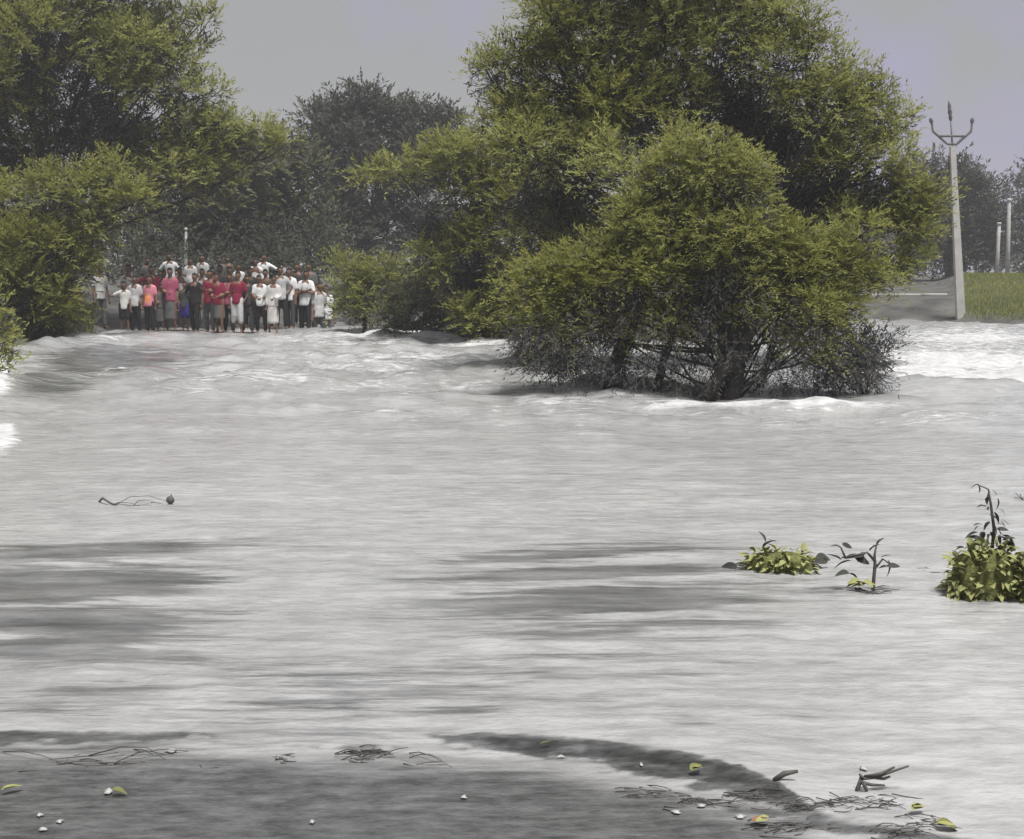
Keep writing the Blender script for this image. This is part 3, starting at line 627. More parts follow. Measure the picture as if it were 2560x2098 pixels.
# ------------------------------------------------------------------ utility pole, posts
pb = gnd(2402, 806); pb[2] = float(hz(pb[0], pb[1])); PYp = pb[1]
pole = empty('utility_pole', pb); tag(pole, 'pale concrete electric pole with V shaped steel arm at the water edge', 'pole')
rel = lambda x, y: at(x, y, PYp) - pb
pt = rel(2381, 366); mb = MB()
ax = (pt - rel(2402, 806)); V = []
for q, s_ in ((rel(2402, 806) - ax * .12, .27), (pt, .155)):
    for a in ((-1, -1), (1, -1), (1, 1), (-1, 1)): V.append(q + np.array([a[0] * s_ / 2, a[1] * s_ * .42, 0]))
mb.add(V, [(0, 1, 5, 4), (1, 2, 6, 5), (2, 3, 7, 6), (3, 0, 4, 7), (3, 2, 1, 0), (4, 5, 6, 7)])
mb.build('shaft', M['concrete'], pole, False)
mb = MB(); k = .026
for a, b_ in (((2368, 360), (2332, 328)), ((2392, 360), (2428, 328)), ((2368, 360), (2392, 360)), ((2344, 340), (2416, 340)), ((2332, 328), (2329, 304)), ((2428, 328), (2430, 304))):
    mb.tube([rel(*a), rel(*b_)], [k * 1.7, k * 1.7], 4)
mb.build('cross_arm', M['steel'], pole, False)
mb = MB(); mb.tube([rel(2381, 368), rel(2377, 300)], [.03, .026], 6); mb.build('top_pin', M['steel'], pole)
def insul(x0, y0, x1, y1):
    a, b_ = rel(x0, y0), rel(x1, y1); mb = MB()
    P = [a * (1 - t) + b_ * t for t in np.linspace(0, 1, 8)]
    mb.tube(P, [.03, .065, .045, .075, .045, .06, .035, .02], 10); mb.build('insulator', M['porcelain'], pole)
insul(2377, 302, 2372, 252); insul(2329, 308, 2326, 294); insul(2430, 308, 2431, 294)

def post(name, label, x0, y0, x1, y1, Y, w0, w1, mt, group=None):
    b = at(x0, y0, Y); g0 = float(hz(b[0], b[1])); b[2] = g0
    root = empty(name, b); tag(root, label, 'post', group); t = at(x1, y1, Y) - b; mb = MB()
    mb.tube([(0, 0, -.4), t * .5, t * .985, t], [w0, (w0 + w1) / 2, w1, w1 * .6], 8); mb.build('shaft', M[mt], root)
    mb = MB(); mb.tube([t * .97, t + np.array([0, 0, .03])], [w1 * 1.35, w1 * 1.2], 8); mb.build('cap', M[mt], root)
post('distant_pole', 'shorter of two distant pale poles on the far bank', 2492, 682, 2498, 558, 70, .10, .085, 'whitewash')
post('distant_pole', 'taller of two distant pale poles on the far bank', 2519, 678, 2523, 498, 72, .115, .09, 'whitewash')
post('white_post', 'slim white post rising behind the crowd under the forked tree', 463, 690, 465, 572, 48, .08, .04, 'whitewash')

# ------------------------------------------------------------------ people
ARMS = {  # elbow, wrist offsets from the shoulder (side s = +1 / -1 mirrors x), front is -y
    'hang': ((.06, .02, -.29), (.07, -.05, -.54)), 'front': ((.05, -.02, -.28), (-.09, -.22, -.34)), 'hip': ((.17, .06, -.23), (.02, -.03, -.42)),
    'fold': ((.07, -.06, -.27), (-.20, -.19, -.20)), 'back': ((.05, .09, -.27), (-.08, .17, -.46)), 'up': ((.16, -.04, .20), (.20, -.06, .46)),
    'out': ((.24, -.05, -.14), (.42, -.12, -.05)), 'point': ((.14, -.20, -.16), (.20, -.44, -.08)), 'face': ((.10, -.14, -.22), (-.05, -.20, .06)), 'pocket': ((.10, .05, -.28), (.02, -.02, -.50))}
JOBS = []
def person_parts(H, arms, stride, lower, sleeve, lean, child=False):
    k = H / 1.7; body, shirt, low, fing = MB(), MB(), MB(), MB()
    A = lambda *p: np.array(p) * k
    ln = np.array([lean, -.02, 0])
    def up(x, y, z): return A(x, y, z) + ln * k * max(0, (z - .9))
    hs = 1.12 if child else 1.0
    # torso, neck, head
    body.capsule(up(0, 0, .95), up(0, 0, 1.02), .15 * k, .145 * k, sy=.68); body.capsule(up(0, 0, 1.08), up(0, -.005, 1.30), .135 * k, .165 * k, sy=.62)
    body.capsule(up(-.10, .01, 1.365), up(.10, .01, 1.365), .052 * k, .052 * k); body.capsule(up(0, .015, 1.38), up(0, 0, 1.53), .058 * k, .052 * k)
    hc = up(0, -.012, 1.592)
    body.ell(hc, np.array([.075, .094, .112]) * k * hs); body.ell(hc + A(0, -.03, -.055), np.array([.052, .06, .055]) * k * hs)
    body.capsule(hc + A(0, -.088, .012) * hs, hc + A(0, -.108, -.022) * hs, .010 * k, .016 * k, n=6)
    for s in (-1, 1):
        body.ell(hc + A(.077 * s, .008, -.005) * hs, np.array([.012, .022, .032]) * k, 8)
    # legs
    for s in (-1, 1):
        st = stride * s
        hip, kn, an = A(.088 * s, 0, .92), A(.105 * s, -.02 - st * .5, .49), A(.115 * s, .02 - st, .085)
        body.capsule(hip, kn, .088 * k, .056 * k); body.capsule(kn, an, .056 * k, .038 * k)
        body.capsule(an + A(0, .03, -.04), an + A(.02 * s, -.15, -.05), .038 * k, .032 * k, sy=1, n=8)
        if lower == 'trousers':
            low.capsule(hip, kn, .098 * k, .074 * k); low.capsule(kn, an + A(0, 0, .02), .074 * k, .064 * k)
        elif lower == 'shorts': low.capsule(hip, kn + A(0, 0, .04), .115 * k, .10 * k)
        elif lower == 'rolled': low.capsule(hip, kn, .112 * k, .085 * k); low.capsule(kn, kn * .55 + an * .45, .085 * k, .08 * k)
    low.capsule(A(0, 0, .93), up(0, 0, 1.03), .150 * k, .140 * k, sy=.72)
    if lower in ('lungi', 'skirt'):
        zb = .30 if lower == 'lungi' else .42
        for zz0, zz1, r0, r1 in ((zb, .60, .18, .17), (.60, .98, .17, .15)): low.ecyl(A(0, -.01, zz0 - .01), A(0, 0, zz1 + .01), r0 * k, r1 * k, .74)
    # shirt
    shirt.ecyl(up(0, 0, .79), up(0, 0, 1.06), .172 * k, .150 * k, .84); shirt.capsule(up(0, 0, 1.06), up(0, -.005, 1.29), .148 * k, .158 * k, sy=.70)
    shirt.capsule(up(-.115, .01, 1.372), up(.115, .01, 1.372), .072 * k, .072 * k); shirt.capsule(up(0, .012, 1.39), up(0, .008, 1.435), .082 * k, .066 * k)
    # arms and hands
    for s, am in ((-1, arms[0]), (1, arms[1])):
        e, w = ARMS[am]; sh = up(.155 * s, .01, 1.368)
        el = sh + A(e[0] * s, e[1], e[2]); wr = sh + A(w[0] * s, w[1], w[2])
        body.capsule(sh, el, .044 * k, .037 * k); body.capsule(el, wr, .037 * k, .028 * k)
        d = wr - el; d /= np.linalg.norm(d); hd = wr + d * .075 * k
        body.capsule(wr, hd, .028 * k, .034 * k, sy=.6, n=8)
        sd_ = np.cross(d, (0, 1, .2)); sd_ /= np.linalg.norm(sd_) + 1e-9; nf = np.cross(sd_, d)
        for q, fl in ((-1.5, .068), (-.5, .08), (.5, .076), (1.5, .06)):
            a = hd + sd_ * q * .016 * k + d * .015 * k; b_ = a + d * fl * .55 * k + nf * .006 * k; c = b_ + d * fl * .45 * k + nf * .022 * k
            fing.tube([a, b_, c], [.0088 * k, .008 * k, .006 * k], 5)
        a = wr + d * .03 * k + sd_ * -.026 * k * s; b_ = a + (d * .6 - sd_ * .8 * s) * .04 * k; c = b_ + (d * .9 - sd_ * .3 * s) * .03 * k
        fing.tube([a, b_, c], [.011 * k, .0095 * k, .007 * k], 5)
        shirt.capsule(sh, sh * .25 + el * .75 if sleeve == 'short' else el, .062 * k, (.058 if sleeve == 'short' else .052) * k)
        if sleeve == 'long': shirt.capsule(el, wr - d * .02 * k, .05 * k, .042 * k)
    # hair cap: upper head shell, lower at the back than over the brow
    hm = MB(); hm.ell((0, 0, 0), (1, 1, 1), 16); Vh, Fh = hm.arrays()
    sel = lambda v: v[2] > (.38 if v[1] < -.35 else (.12 if v[1] < .1 else -.35))
    used = {}; F2 = []
    for f in Fh:
        if all(sel(Vh[i]) for i in f): F2.append(tuple(used.setdefault(i, len(used)) for i in f))
    Vk = np.zeros((len(used), 3))
    for i, j in used.items(): Vk[j] = Vh[i]
    Vk *= np.array([.083, .103, .121]) * k * hs * (1 + .05 * RNG.normal(0, 1, (len(Vk), 1)).clip(-1, 1)); Vk += hc
    eyes = MB()
    for s in (-1, 1): eyes.ell(hc + A(.03 * s, -.086, .012) * hs, np.array([.013, .008, .007]) * k, 6)
    eyes.capsule(hc + A(-.02, -.09, -.058) * hs, hc + A(.02, -.09, -.058) * hs, .006 * k, .006 * k, n=5, m=2)
    return body, shirt, low, fing, (Vk, F2), eyes
LEANS = random.Random(3)
def person(zx, ztop, Y, shirt, lower_col, label, lower='trousers', arms=('hang', 'hang'), yaw=0, stride=.04, sleeve='short', lean=0, H=None, sink=0.0, turban=None):
    x = 220 + zx / 3.209; p = at(x, 700, Y); g0 = float(hz(p[0], p[1]))
    zt = at(x, 580 + ztop / 3.209, Y)[2]
    h = H or min(1.82, max(1.15, zt - g0 + sink))
    root = empty('person', (p[0], p[1], g0 - sink), math.radians(yaw)); tag(root, label, 'person', 'crowd watching the flood')
    root.rotation_euler[2] += math.radians(LEANS.uniform(-22, 22)); lean = LEANS.uniform(-.09, .09); stride += LEANS.uniform(-.03, .07)
    JOBS.append((root, person_parts(h, arms, stride, lower, sleeve, lean, h < 1.45), shirt, lower_col, turban))
# front row, standing on the wet road end
person(286, 400, 35.6, 'offwhite', 'black', 'boy in off-white shirt and dark shorts at the end of the front row', 'shorts', ('out', 'hang'), 20)
person(372, 352, 35.7, 'lightgrey', 'black', 'person in plain light grey shirt and black trousers next to the orange print shirt', arms=('hip', 'hang'), yaw=-10)
person(487, 352, 35.6, 'pinkprint', 'black', 'person in pink shirt with an orange print on the front', arms=('hang', 'hang'), yaw=4)
person(575, 470, 36.3, 'grey', 'grey', 'small child in grey clothes between the two pink shirts', 'lungi', ('front', 'front'), 15, H=1.2)
person(660, 288, 36.2, 'rose', 'grey', 'person in rose pink shirt and long grey wrap skirt', 'lungi', ('front', 'hang'), -8)
person(772, 400, 36.0, 'darkgrey', 'blue', 'boy in dark shirt and bright blue shorts', 'shorts', ('hang', 'back'), 12)
person(850, 330, 35.5, 'black', 'black', 'person dressed all in black in the front row', 'trousers', ('hip', 'hang'), -14, .08, 'long')
person(972, 305, 35.4, 'maroon', 'darkgrey', 'person in maroon shirt standing next to the all black figure', 'trousers', ('hang', 'fold'), 10)
person(1048, 330, 35.3, 'maroon', 'grey', 'person in maroon top and mid grey knee length skirt', 'skirt', ('front', 'front'), -4)
person(1125, 335, 35.5, 'rose', 'black', 'person in rose red top and black trousers beside the grey skirt', 'trousers', ('fold', 'hang'), 8, .06)
person(1190, 318, 35.4, 'maroon', 'lightgrey', 'person in maroon shirt and pale rolled trousers', 'rolled', ('hang', 'pocket'), -12)
person(1275, 345, 35.6, 'darkgrey', 'darkgrey', 'person in dark grey shirt and trousers beside the white shirted pair', arms=('hang', 'hang'), yaw=6)
person(1385, 345, 35.5, 'white', 'black', 'person in loose white shirt and black trousers with hands held in front', arms=('front', 'front'), yaw=-10)
person(1478, 350, 35.4, 'offwhite', 'offwhite', 'person wearing long off-white shirt and pale wrap cloth', 'lungi', ('hang', 'front'), 14, sleeve='long')
person(1548, 275, 38.0, 'lightgrey', 'black', 'person in light grey shirt and black trousers behind the pale wrap cloth', arms=('hang', 'hip'), yaw=5)
person(1622, 290, 38.2, 'white', 'darkgrey', 'person in white shirt and dark grey trousers with one bent arm raised to the face', arms=('face', 'hang'), yaw=-18)
person(1737, 275, 39.2, 'white', 'black', 'person with folded arms in white shirt and black trousers', arms=('fold', 'fold'), yaw=-6, stride=.08)
person(1845, 315, 39.3, 'lightgrey', 'darkgrey', 'person in light grey shirt and dark grey trousers beside the folded arms figure', arms=('hang', 'back'), yaw=12)
person(1915, 290, 40.0, 'white', 'grey', 'last person in white shirt next to the low green bush', arms=('hang', 'hang'), yaw=25)
# middle row
person(88, 268, 37.0, 'offwhite', 'grey', 'lone person in off-white shirt half hidden by the thorn tree', arms=('hang', 'hang'), yaw=30)
person(337, 262, 37.6, 'white', 'darkgrey', 'person in white shirt behind the plain light grey shirt', arms=('hang', 'hang'), yaw=-15)
person(515, 272, 37.2, 'maroon', 'darkgrey', 'person in maroon shirt right behind the orange print shirt', arms=('out', 'hang'), yaw=10)
person(592, 305, 37.8, 'white', 'black', 'person in white shirt behind the gap between the two pink shirts', arms=('hip', 'hang'), yaw=-5)
person(742, 285, 37.7, 'white', 'darkgrey', 'person in white shirt right behind the boy in blue shorts', arms=('hip', 'hip'), yaw=0)
person(908, 295, 37.6, 'offwhite', 'grey', 'person in off-white shirt between the all black figure and the maroon shirts', arms=('hang', 'hang'), yaw=8)
person(1060, 265, 38.2, 'grey', 'darkgrey', 'person in mid grey shirt behind the mid grey skirt', arms=('hang', 'hang'), yaw=-12)
person(1140, 280, 38.0, 'darkgrey', 'black', 'person in dark grey shirt behind the rose red top', arms=('hang', 'hang'), yaw=12)
person(1300, 285, 38.2, 'darkgrey', 'black', 'person in dark grey shirt behind the white shirted pair', arms=('back', 'back'), yaw=-6)
person(1440, 300, 38.0, 'brown', 'black', 'person in brown shirt looking over the white shirted pair', arms=('hang', 'hang'), yaw=6)
person(1690, 250, 41.0, 'darkgrey', 'black', 'person in dark grey shirt behind the folded arms figure', arms=('hang', 'hang'), yaw=15)
person(1783, 240, 41.2, 'grey', 'black', 'person in mid grey shirt behind the folded arms figure', arms=('hang', 'hang'), yaw=-8)
# back row on the rising road
for zx, Y, col, low, lab, arms, yaw in (
        (485, 43.0, 'grey', 'darkgrey', 'person in mid grey shirt on the rising road behind the maroon shirt', ('hang', 'hang'), 8),
        (660, 42.4, 'white', 'darkgrey', 'person in bright white shirt on the rising road behind the rose pink shirt', ('hip', 'hip'), -6),
        (820, 42.6, 'offwhite', 'black', 'person in off-white shirt on the rising road behind the all black figure', ('hang', 'hang'), 10),
        (920, 43.2, 'lightgrey', 'grey', 'person in light grey shirt on the rising road beneath the slim white post', ('hang', 'front'), -14),
        (1060, 44.0, 'grey', 'darkgrey', 'person in grey shirt on the rising road behind the maroon shirts', ('hang', 'hang'), 0),
        (1130, 44.4, 'brown', 'darkgrey', 'person in brown shirt on the rising road behind the maroon shirts', ('hang', 'hang'), 12),
        (1210, 41.5, 'offwhite', 'black', 'person in off-white shirt on the rising road behind the maroon shirt with pale trousers', ('hang', 'hang'), -4),
        (1345, 42.6, 'white', 'darkgrey', 'person in white shirt on the rising road next to the raised arm', ('hang', 'hip'), 8),
        (1412, 43.4, 'white', 'black', 'person in white shirt holding one arm up on the rising road', ('hang', 'out'), -6)):
    person(zx, 150, Y, col, low, lab, arms=arms, yaw=yaw, H={660: 1.68, 1412: 1.7, 820: 1.5, 1210: 1.5, 1060: 1.48, 1130: 1.5}.get(zx, 1.58), sleeve='long' if 'raised' in lab or 'holding' in lab else 'short')
# grow the surfaces: one voxel remesh per skin and garment, all evaluated together
tmp = []
for root, parts, sc_, lc_, tb in JOBS:
    for i, vox in ((0, .029), (1, .034), (2, .034)):
        o = link('tmp', parts[i].mesh('tmp')); md = o.modifiers.new('r', 'REMESH'); md.mode = 'VOXEL'; md.voxel_size = vox; md.use_smooth_shade = True
        sm = o.modifiers.new('s', 'SMOOTH'); sm.factor = .5; sm.iterations = 3 if i == 0 else 4
        tmp.append(o)
dg = bpy.context.evaluated_depsgraph_get(); dg.update()
grown = [bpy.data.meshes.new_from_object(o.evaluated_get(dg)) for o in tmp]
for o in tmp: me = o.data; bpy.data.objects.remove(o); bpy.data.meshes.remove(me)
for j, (root, parts, sc_, lc_, tb) in enumerate(JOBS):
    body, shirt, low, fing, (Vk, F2), eyes = parts; mb_, ms, ml = grown[3 * j:3 * j + 3]
    bm = bmesh.new(); bm.from_mesh(mb_)
    n0 = len(bm.faces); fm = fing.mesh('f'); bm.from_mesh(fm); bm.faces.ensure_lookup_table(); n1 = len(bm.faces)
    em = eyes.mesh('e'); bm.from_mesh(em); bm.faces.ensure_lookup_table()
    for f in bm.faces[n1:]: f.material_index = 1
    for f in bm.faces: f.smooth = True
    bm.to_mesh(mb_); bm.free(); bpy.data.meshes.remove(fm); bpy.data.meshes.remove(em)
    mb_.materials.clear(); mb_.materials.append(M['skin']); mb_.materials.append(M['eye']); mb_.name = 'body'
    link('body', mb_, None, root)
    for nm, me, mt in (('shirt', ms, M[sc_]), ('skirt' if any(w in root['label'] for w in ('skirt', 'wrap')) else ('shorts' if 'shorts' in root['label'] else 'trousers'), ml, M[lc_])):
        me.name = nm; me.materials.clear(); me.materials.append(mt); link(nm, me, None, root)
    hme = bpy.data.meshes.new('hair'); hme.from_pydata([tuple(v) for v in Vk], [], F2); hme.polygons.foreach_set('use_smooth', np.ones(len(F2), bool))
    h = link('hair', hme, M['hair'], root); s_ = h.modifiers.new('t', 'SOLIDIFY'); s_.thickness = .018; s_.offset = -1
    TOTAL[0] += 2 * (len(mb_.polygons) + len(ms.polygons) + len(ml.polygons))

# ------------------------------------------------------------------ plants standing in the near water
def leaf_mesh(name, L=1.0, w=.5, fold=.18, curl=.25):
    V = []; F = []; N = 6
    for i in range(N + 1):
        t = i / N; ww = w * .5 * math.sin(math.pi * min(1, t * .92 + .06)) ** .8 * (1 - .25 * t); zc = -curl * t * t
        V += [(t * L, -ww, zc + fold * ww), (t * L, 0, zc), (t * L, ww, zc + fold * ww)]
    for i in range(N):
        for k in (0, 1): F.append((i * 3 + k, i * 3 + 3 + k, i * 3 + 4 + k, i * 3 + 1 + k))
    me = bpy.data.meshes.new(name); me.from_pydata(V, [], F); me.polygons.foreach_set('use_smooth', np.ones(len(F), bool)); me.update(); return me
def leafset(m_):
    out = []
    for k in range(4):
        me = leaf_mesh('leaf', 1, .45 + .1 * k, .15 + .1 * k, .1 + .15 * k); me.materials.append(m_); out.append(me)
    return out
LG, LDk = leafset(M['plant_leaf']), leafset(M['plant_leaf_dark'])
LY, LO, LR = leafset(M['leaf_yellow']), leafset(M['leaf_olive']), leafset(M['leaf_red'])
def put_leaf(parent, set_, p, d, size, roll=0, name='leaf'):
    o = bpy.data.objects.new(name, set_[RNG.integers(4)]); C.objects.link(o); o.parent = parent
    q = Vector(d).to_track_quat('X', 'Z') @ Euler((roll, 0, 0)).to_quaternion()
    o.rotation_mode = 'QUATERNION'; o.rotation_quaternion = q; o.location = tuple(p); o.scale = (size,) * 3
    return o
def mound_plant(name, label, cx, by, halfw, hgt, nleaf, size, lset=LG, stems=8, y_shape=None):
    b = gnd(cx, by); s_ = px2m(b[1]); root = empty(name, b); tag(root, label, 'plant')
    mb = MB(); w, h = halfw * s_, hgt * s_
    tips = []
    core = MB(); core.ell((0, 0, 0), (1, 1, 1), 18); Vc, Fc = core.arrays(); lumps = .78 + .2 * vnoise(Vc[:, 0] * 3 + cx, Vc[:, 2] * 3 + Vc[:, 1] * 2, 9)
    co = bpy.data.meshes.new('inner_foliage'); Vc = Vc / np.maximum(np.abs(Vc).max(1), .1)[:, None] ** .55; co.from_pydata([tuple(v) for v in Vc * lumps[:, None] * np.array([w, w * .7, h])], [], Fc); link('inner_foliage', co, M['plant_core'], root)
    for i in range(nleaf):
        a = RNG.uniform(0, 2 * math.pi); e = math.asin(RNG.uniform(0, 1)); k = RNG.uniform(.82, 1.04)
        d = np.array([math.cos(a) * math.cos(e), math.sin(a) * math.cos(e), math.sin(e)])
        d = d / max(np.abs(d).max(), .1) ** .55; p = d * np.array([w, w * .7, h]) * k; p[2] = max(p[2], .012)
        dd = d * np.array([1, 1, .35]) + RNG.normal(0, .35, 3) + np.array([0, -.15, .1]); put_leaf(root, lset, p, dd, size * s_ * RNG.uniform(.7, 1.25), RNG.normal(0, .4)); tips.append(p)
    for i in range(stems):
        p = tips[RNG.integers(len(tips))]; mb.tube(bend((RNG.normal(0, w * .2), RNG.normal(0, w * .15), -.1), p, 4, .06), [.006, .005, .004, .003, .002], 5)
    mb.build('stem', M['twig'], root)
    return root, b, s_
r_, b_, s_ = mound_plant('water_plant', 'large leafy clump with a tall dark sprig standing in the near water', 2470, 1490, 98, 132, 295, 26, stems=16)
mb = MB(); stem = [np.array([(x - 2465) * s_, .03, (1490 - y) * s_]) for x, y in ((2475, 1400), (2480, 1320), (2470, 1260), (2462, 1218), (2435, 1207))]
mb.tube(stem, [.009, .008, .006, .004, .003], 6)
for k, (x, y, dx, dz, sz) in enumerate([(2470, 1225, -.4, -.8, 40), (2482, 1240, .3, -1, 42), (2455, 1262, -.8, .4, 34), (2475, 1275, .5, -.8, 45), (2488, 1290, .8, -.5, 40), (2465, 1300, -.6, -.5, 40), (2440, 1305, -.9, .3, 34), (2430, 1325, -1, -.1, 50),
                                       (2485, 1320, .9, .1, 46), (2500, 1335, 1, -.3, 50), (2475, 1340, -.4, .6, 40), (2445, 1340, -1, .1, 55), (2510, 1350, .8, -.6, 42), (2490, 1262, .5, -.9, 32), (2440, 1207, -1, -.1, 34), (2478, 1310, .2, -1, 50), (2460, 1330, -.5, -.4, 46), (2495, 1345, .4, .3, 44)]):
    put_leaf(r_, LDk, ((x - 2465) * s_, RNG.uniform(-.03, .05), (1490 - y) * s_), (dx, RNG.uniform(-.4, .3), dz), sz * s_ * .66, RNG.normal(0, .6)); put_leaf(r_, LDk, ((x - 2465 + RNG.normal(0, 9)) * s_, RNG.uniform(-.03, .05), (1490 - y + RNG.normal(0, 9)) * s_), (RNG.normal(), RNG.normal(), RNG.normal()), sz * s_ * .5, 0)
mb.build('stem', M['twig'], r_)
mound_plant('water_plant', 'leafy clump pressed against the plant with the dark sprig', 2615, 1500, 92, 125, 230, 28, stems=12)
r_, b_, s_ = mound_plant('water_plant', 'low flat leafy clump lying on the water with one dark curled tip', 1948, 1422, 90, 48, 170, 21, stems=8)
for x, y, dx, dz, sz in ((1905, 1368, .5, .8, 36), (1910, 1352, -.2, .9, 30), (1918, 1345, .9, -.3, 26), (2040, 1395, 1, .2, 40), (2030, 1408, 1, -.2, 36), (1840, 1415, -1, -.1, 44), (1990, 1418, .7, -.1, 40)):
    put_leaf(r_, LDk, ((x - 1948) * s_, -.01, (1422 - y) * s_), (dx, .1, dz), sz * s_, RNG.normal(0, .6))
# bare forked stalk with a few dark leaves
b = gnd(2183, 1478); s_ = px2m(b[1]); r_ = empty('water_stalk', b); tag(r_, 'bare forked stalk with dark leaves between two leafy clumps', 'plant')
Q = lambda x, y, d=0: np.array([(x - 2183) * s_, d, (1478 - y) * s_])
mb = MB(); mb.tube([Q(2184, 1530), Q(2183, 1460), Q(2186, 1410), Q(2184, 1385), Q(2188, 1358)], [.009, .009, .008, .006, .004], 7)
mb.tube([Q(2185, 1400), Q(2165, 1378), Q(2135, 1385), Q(2100, 1392)], [.008, .006, .005, .004], 6); mb.tube([Q(2186, 1420), Q(2205, 1395), Q(2220, 1405)], [.006, .005, .004], 6)
mb.tube([Q(2110, 1392), Q(2098, 1365), Q(2085, 1358)], [.006, .004, .003], 6); mb.build('stem', M['twig'], r_)
for x, y, dx, dz, sz in ((2110, 1395, .7, .3, 48), (2125, 1400, -.8, -.1, 46), (2100, 1398, -.6, .4, 44), (2135, 1390, .8, -.3, 40), (2095, 1362, -.8, .2, 26), (2105, 1358, .8, -.3, 26), (2065, 1402, -.9, .2, 36), (2222, 1400, .3, -1, 40), (2215, 1412, .9, .1, 34), (2225, 1418, -.7, .2, 26), (2190, 1362, .2, .9, 26), (2160, 1378, -.7, -.5, 30), (2170, 1372, .3, .8, 28), (2200, 1392, .8, .5, 26), (2120, 1432, -.9, .3, 34), (2125, 1436, .9, -.2, 30)):
    put_leaf(r_, LDk, Q(x, y, RNG.uniform(-.02, .03)), (dx, RNG.uniform(-.4, .2), dz), sz * s_, RNG.normal(0, .7))
for k in range(9): put_leaf(r_, LG, Q(2146 + RNG.uniform(-16, 16), 1466 - RNG.uniform(0, 22), -.02), (RNG.normal(), RNG.normal() - .5, .2), 30 * s_, RNG.normal(0, .4))
def float_z(x, y, lift=.0):
    g0 = gnd(x, y); i = np.argmin(np.abs(ys - g0[1])); j = np.argmin(np.abs(WX[i] - g0[0])); g0[2] = z[i, j] + lift; return g0
def raft(name, label, cx, cy, halfw, n, cat, lean=.12, thick=.004, ln=60):
    thick *= .36; n = int(n * 1.7)
    b = float_z(cx, cy); s_ = px2m(b[1]); root = empty(name, b); tag(root, label, cat)
    for k in range(n):
        mb = MB(); x = RNG.normal(0, halfw * .4) * s_; d = np.array([1, RNG.normal(0, .35), RNG.normal(0, lean)]); L_ = ln * s_ * RNG.uniform(.25, 1.1)
        c = np.array([x, RNG.normal(0, .03), .001]); mb.tube(bend(c - d * L_ / 2, c + d * L_ / 2, 3, .09), [thick, thick * .9, thick * .7, thick * .4], 5); mb.build('twig', M['twig'], root)
    return root, b, s_
raft('driftwood', 'small dark mat of twigs at the foot of the forked stalk', 2195, 1482, 45, 12, 'driftwood', ln=70, thick=.008)
raft('driftwood', 'short twig drifting toward the large leafy clump', 2335, 1428, 30, 4, 'driftwood', ln=40)
r_, b_, s_ = raft('driftwood', 'long thin branch with a knot drifting in the open water', 340, 1262, 110, 5, 'driftwood', .06, .007, 130)
mb = MB(); mb.ell(((427 - 340) * s_, 0, .03), (.028, .022, .026), 8); mb.tube([((427 - 340) * s_, 0, .0), ((430 - 340) * s_, 0, .065)], [.014, .006], 6); mb.build('knot', M['twig'], r_)
mb = MB(); mb.tube([((235 - 340) * s_, .1, .0), ((250 - 340) * s_, .05, .035), ((275 - 340) * s_, 0, .01), ((310 - 340) * s_, -.05, -.01)], [.007, .008, .007, .005], 6); mb.build('branch', M['twig'], r_)
tag(raft('driftwood', 'dark sodden twigs beyond the leafy clump with the tall sprig', 2556, 1250, 8, 5, 'driftwood', .9, .008, 34)[0])

# debris along the road edge in front
raft('driftwood', 'thin straight twig line beside a white plastic strip', 300, 1896, 150, 7, 'driftwood', .01, .006, 190)
raft('driftwood', 'second row of thin sodden twigs near the white plastic strip', 220, 1914, 190, 6, 'driftwood', .01, .005, 200)
raft('driftwood', 'tangled dark clump of twigs in the shallows', 920, 1890, 60, 26, 'driftwood', .12, .006, 80)
raft('driftwood', 'few short sodden twigs beside the tangled dark clump', 712, 1896, 28, 7, 'driftwood', .1, .007, 34)
raft('driftwood', 'slender twig trailing from the tangled dark clump', 1060, 1905, 60, 4, 'driftwood', .03, .005, 110)
for k, (cx_, cy_, hw, n_, lab) in enumerate([(1640, 1985, 110, 14, 'loose twigs under the dark curling lip of water'), (1760, 2010, 120, 18, 'twig litter behind the red and yellow leaf'), (1900, 1985, 90, 18, 'twig litter under the end of the dark curling lip'),
                                            (2050, 2020, 120, 20, 'twig litter in front of the dry forked branch'), (2200, 2010, 110, 18, 'twig litter around the foot of the dry forked branch'), (2330, 2055, 90, 16, 'twig litter around the yellow leaf'), (1980, 2070, 130, 16, 'twig litter beside the red and yellow leaf'), (2240, 2085, 120, 14, 'twig litter below the yellow leaf')]):
    raft('twig_litter', lab, cx_, cy_, hw, n_, 'twigs', .06, .005, 90)
b = float_z(2150, 1975); s_ = px2m(b[1]); r_ = empty('dry_branch', b); tag(r_, 'dry forked branch sticking up from the water at the road edge', 'branch')
Q = lambda x, y, d=0: np.array([(x - 2150) * s_, d, (1975 - y) * s_])
for pts in (((2140, 1978), (2155, 1950), (2190, 1942), (2230, 1925), (2275, 1912)), ((2165, 1946), (2200, 1928), (2240, 1918)), ((2150, 1955), (2180, 1960), (2215, 1965)), ((2160, 1950), (2150, 1935)), ((2190, 1942), (2215, 1950), (2232, 1945)), ((2155, 1950), (2170, 1985))):
    mb = MB(); mb.tube([Q(x, y, RNG.uniform(-.02, .02)) for x, y in pts], np.linspace(.007, .003, len(pts)), 6); mb.build('twig', M['twig'], r_)
b = float_z(1960, 1962); s_ = px2m(b[1]); r_ = empty('dry_branch', b); tag(r_, 'short bent stick at the end of the dark curling lip', 'branch')
mb = MB(); mb.tube([(-.03, 0, 0), (0, 0, .02), (.04, 0, .028)], [.008, .009, .005], 6); mb.build('twig', M['twig'], r_)

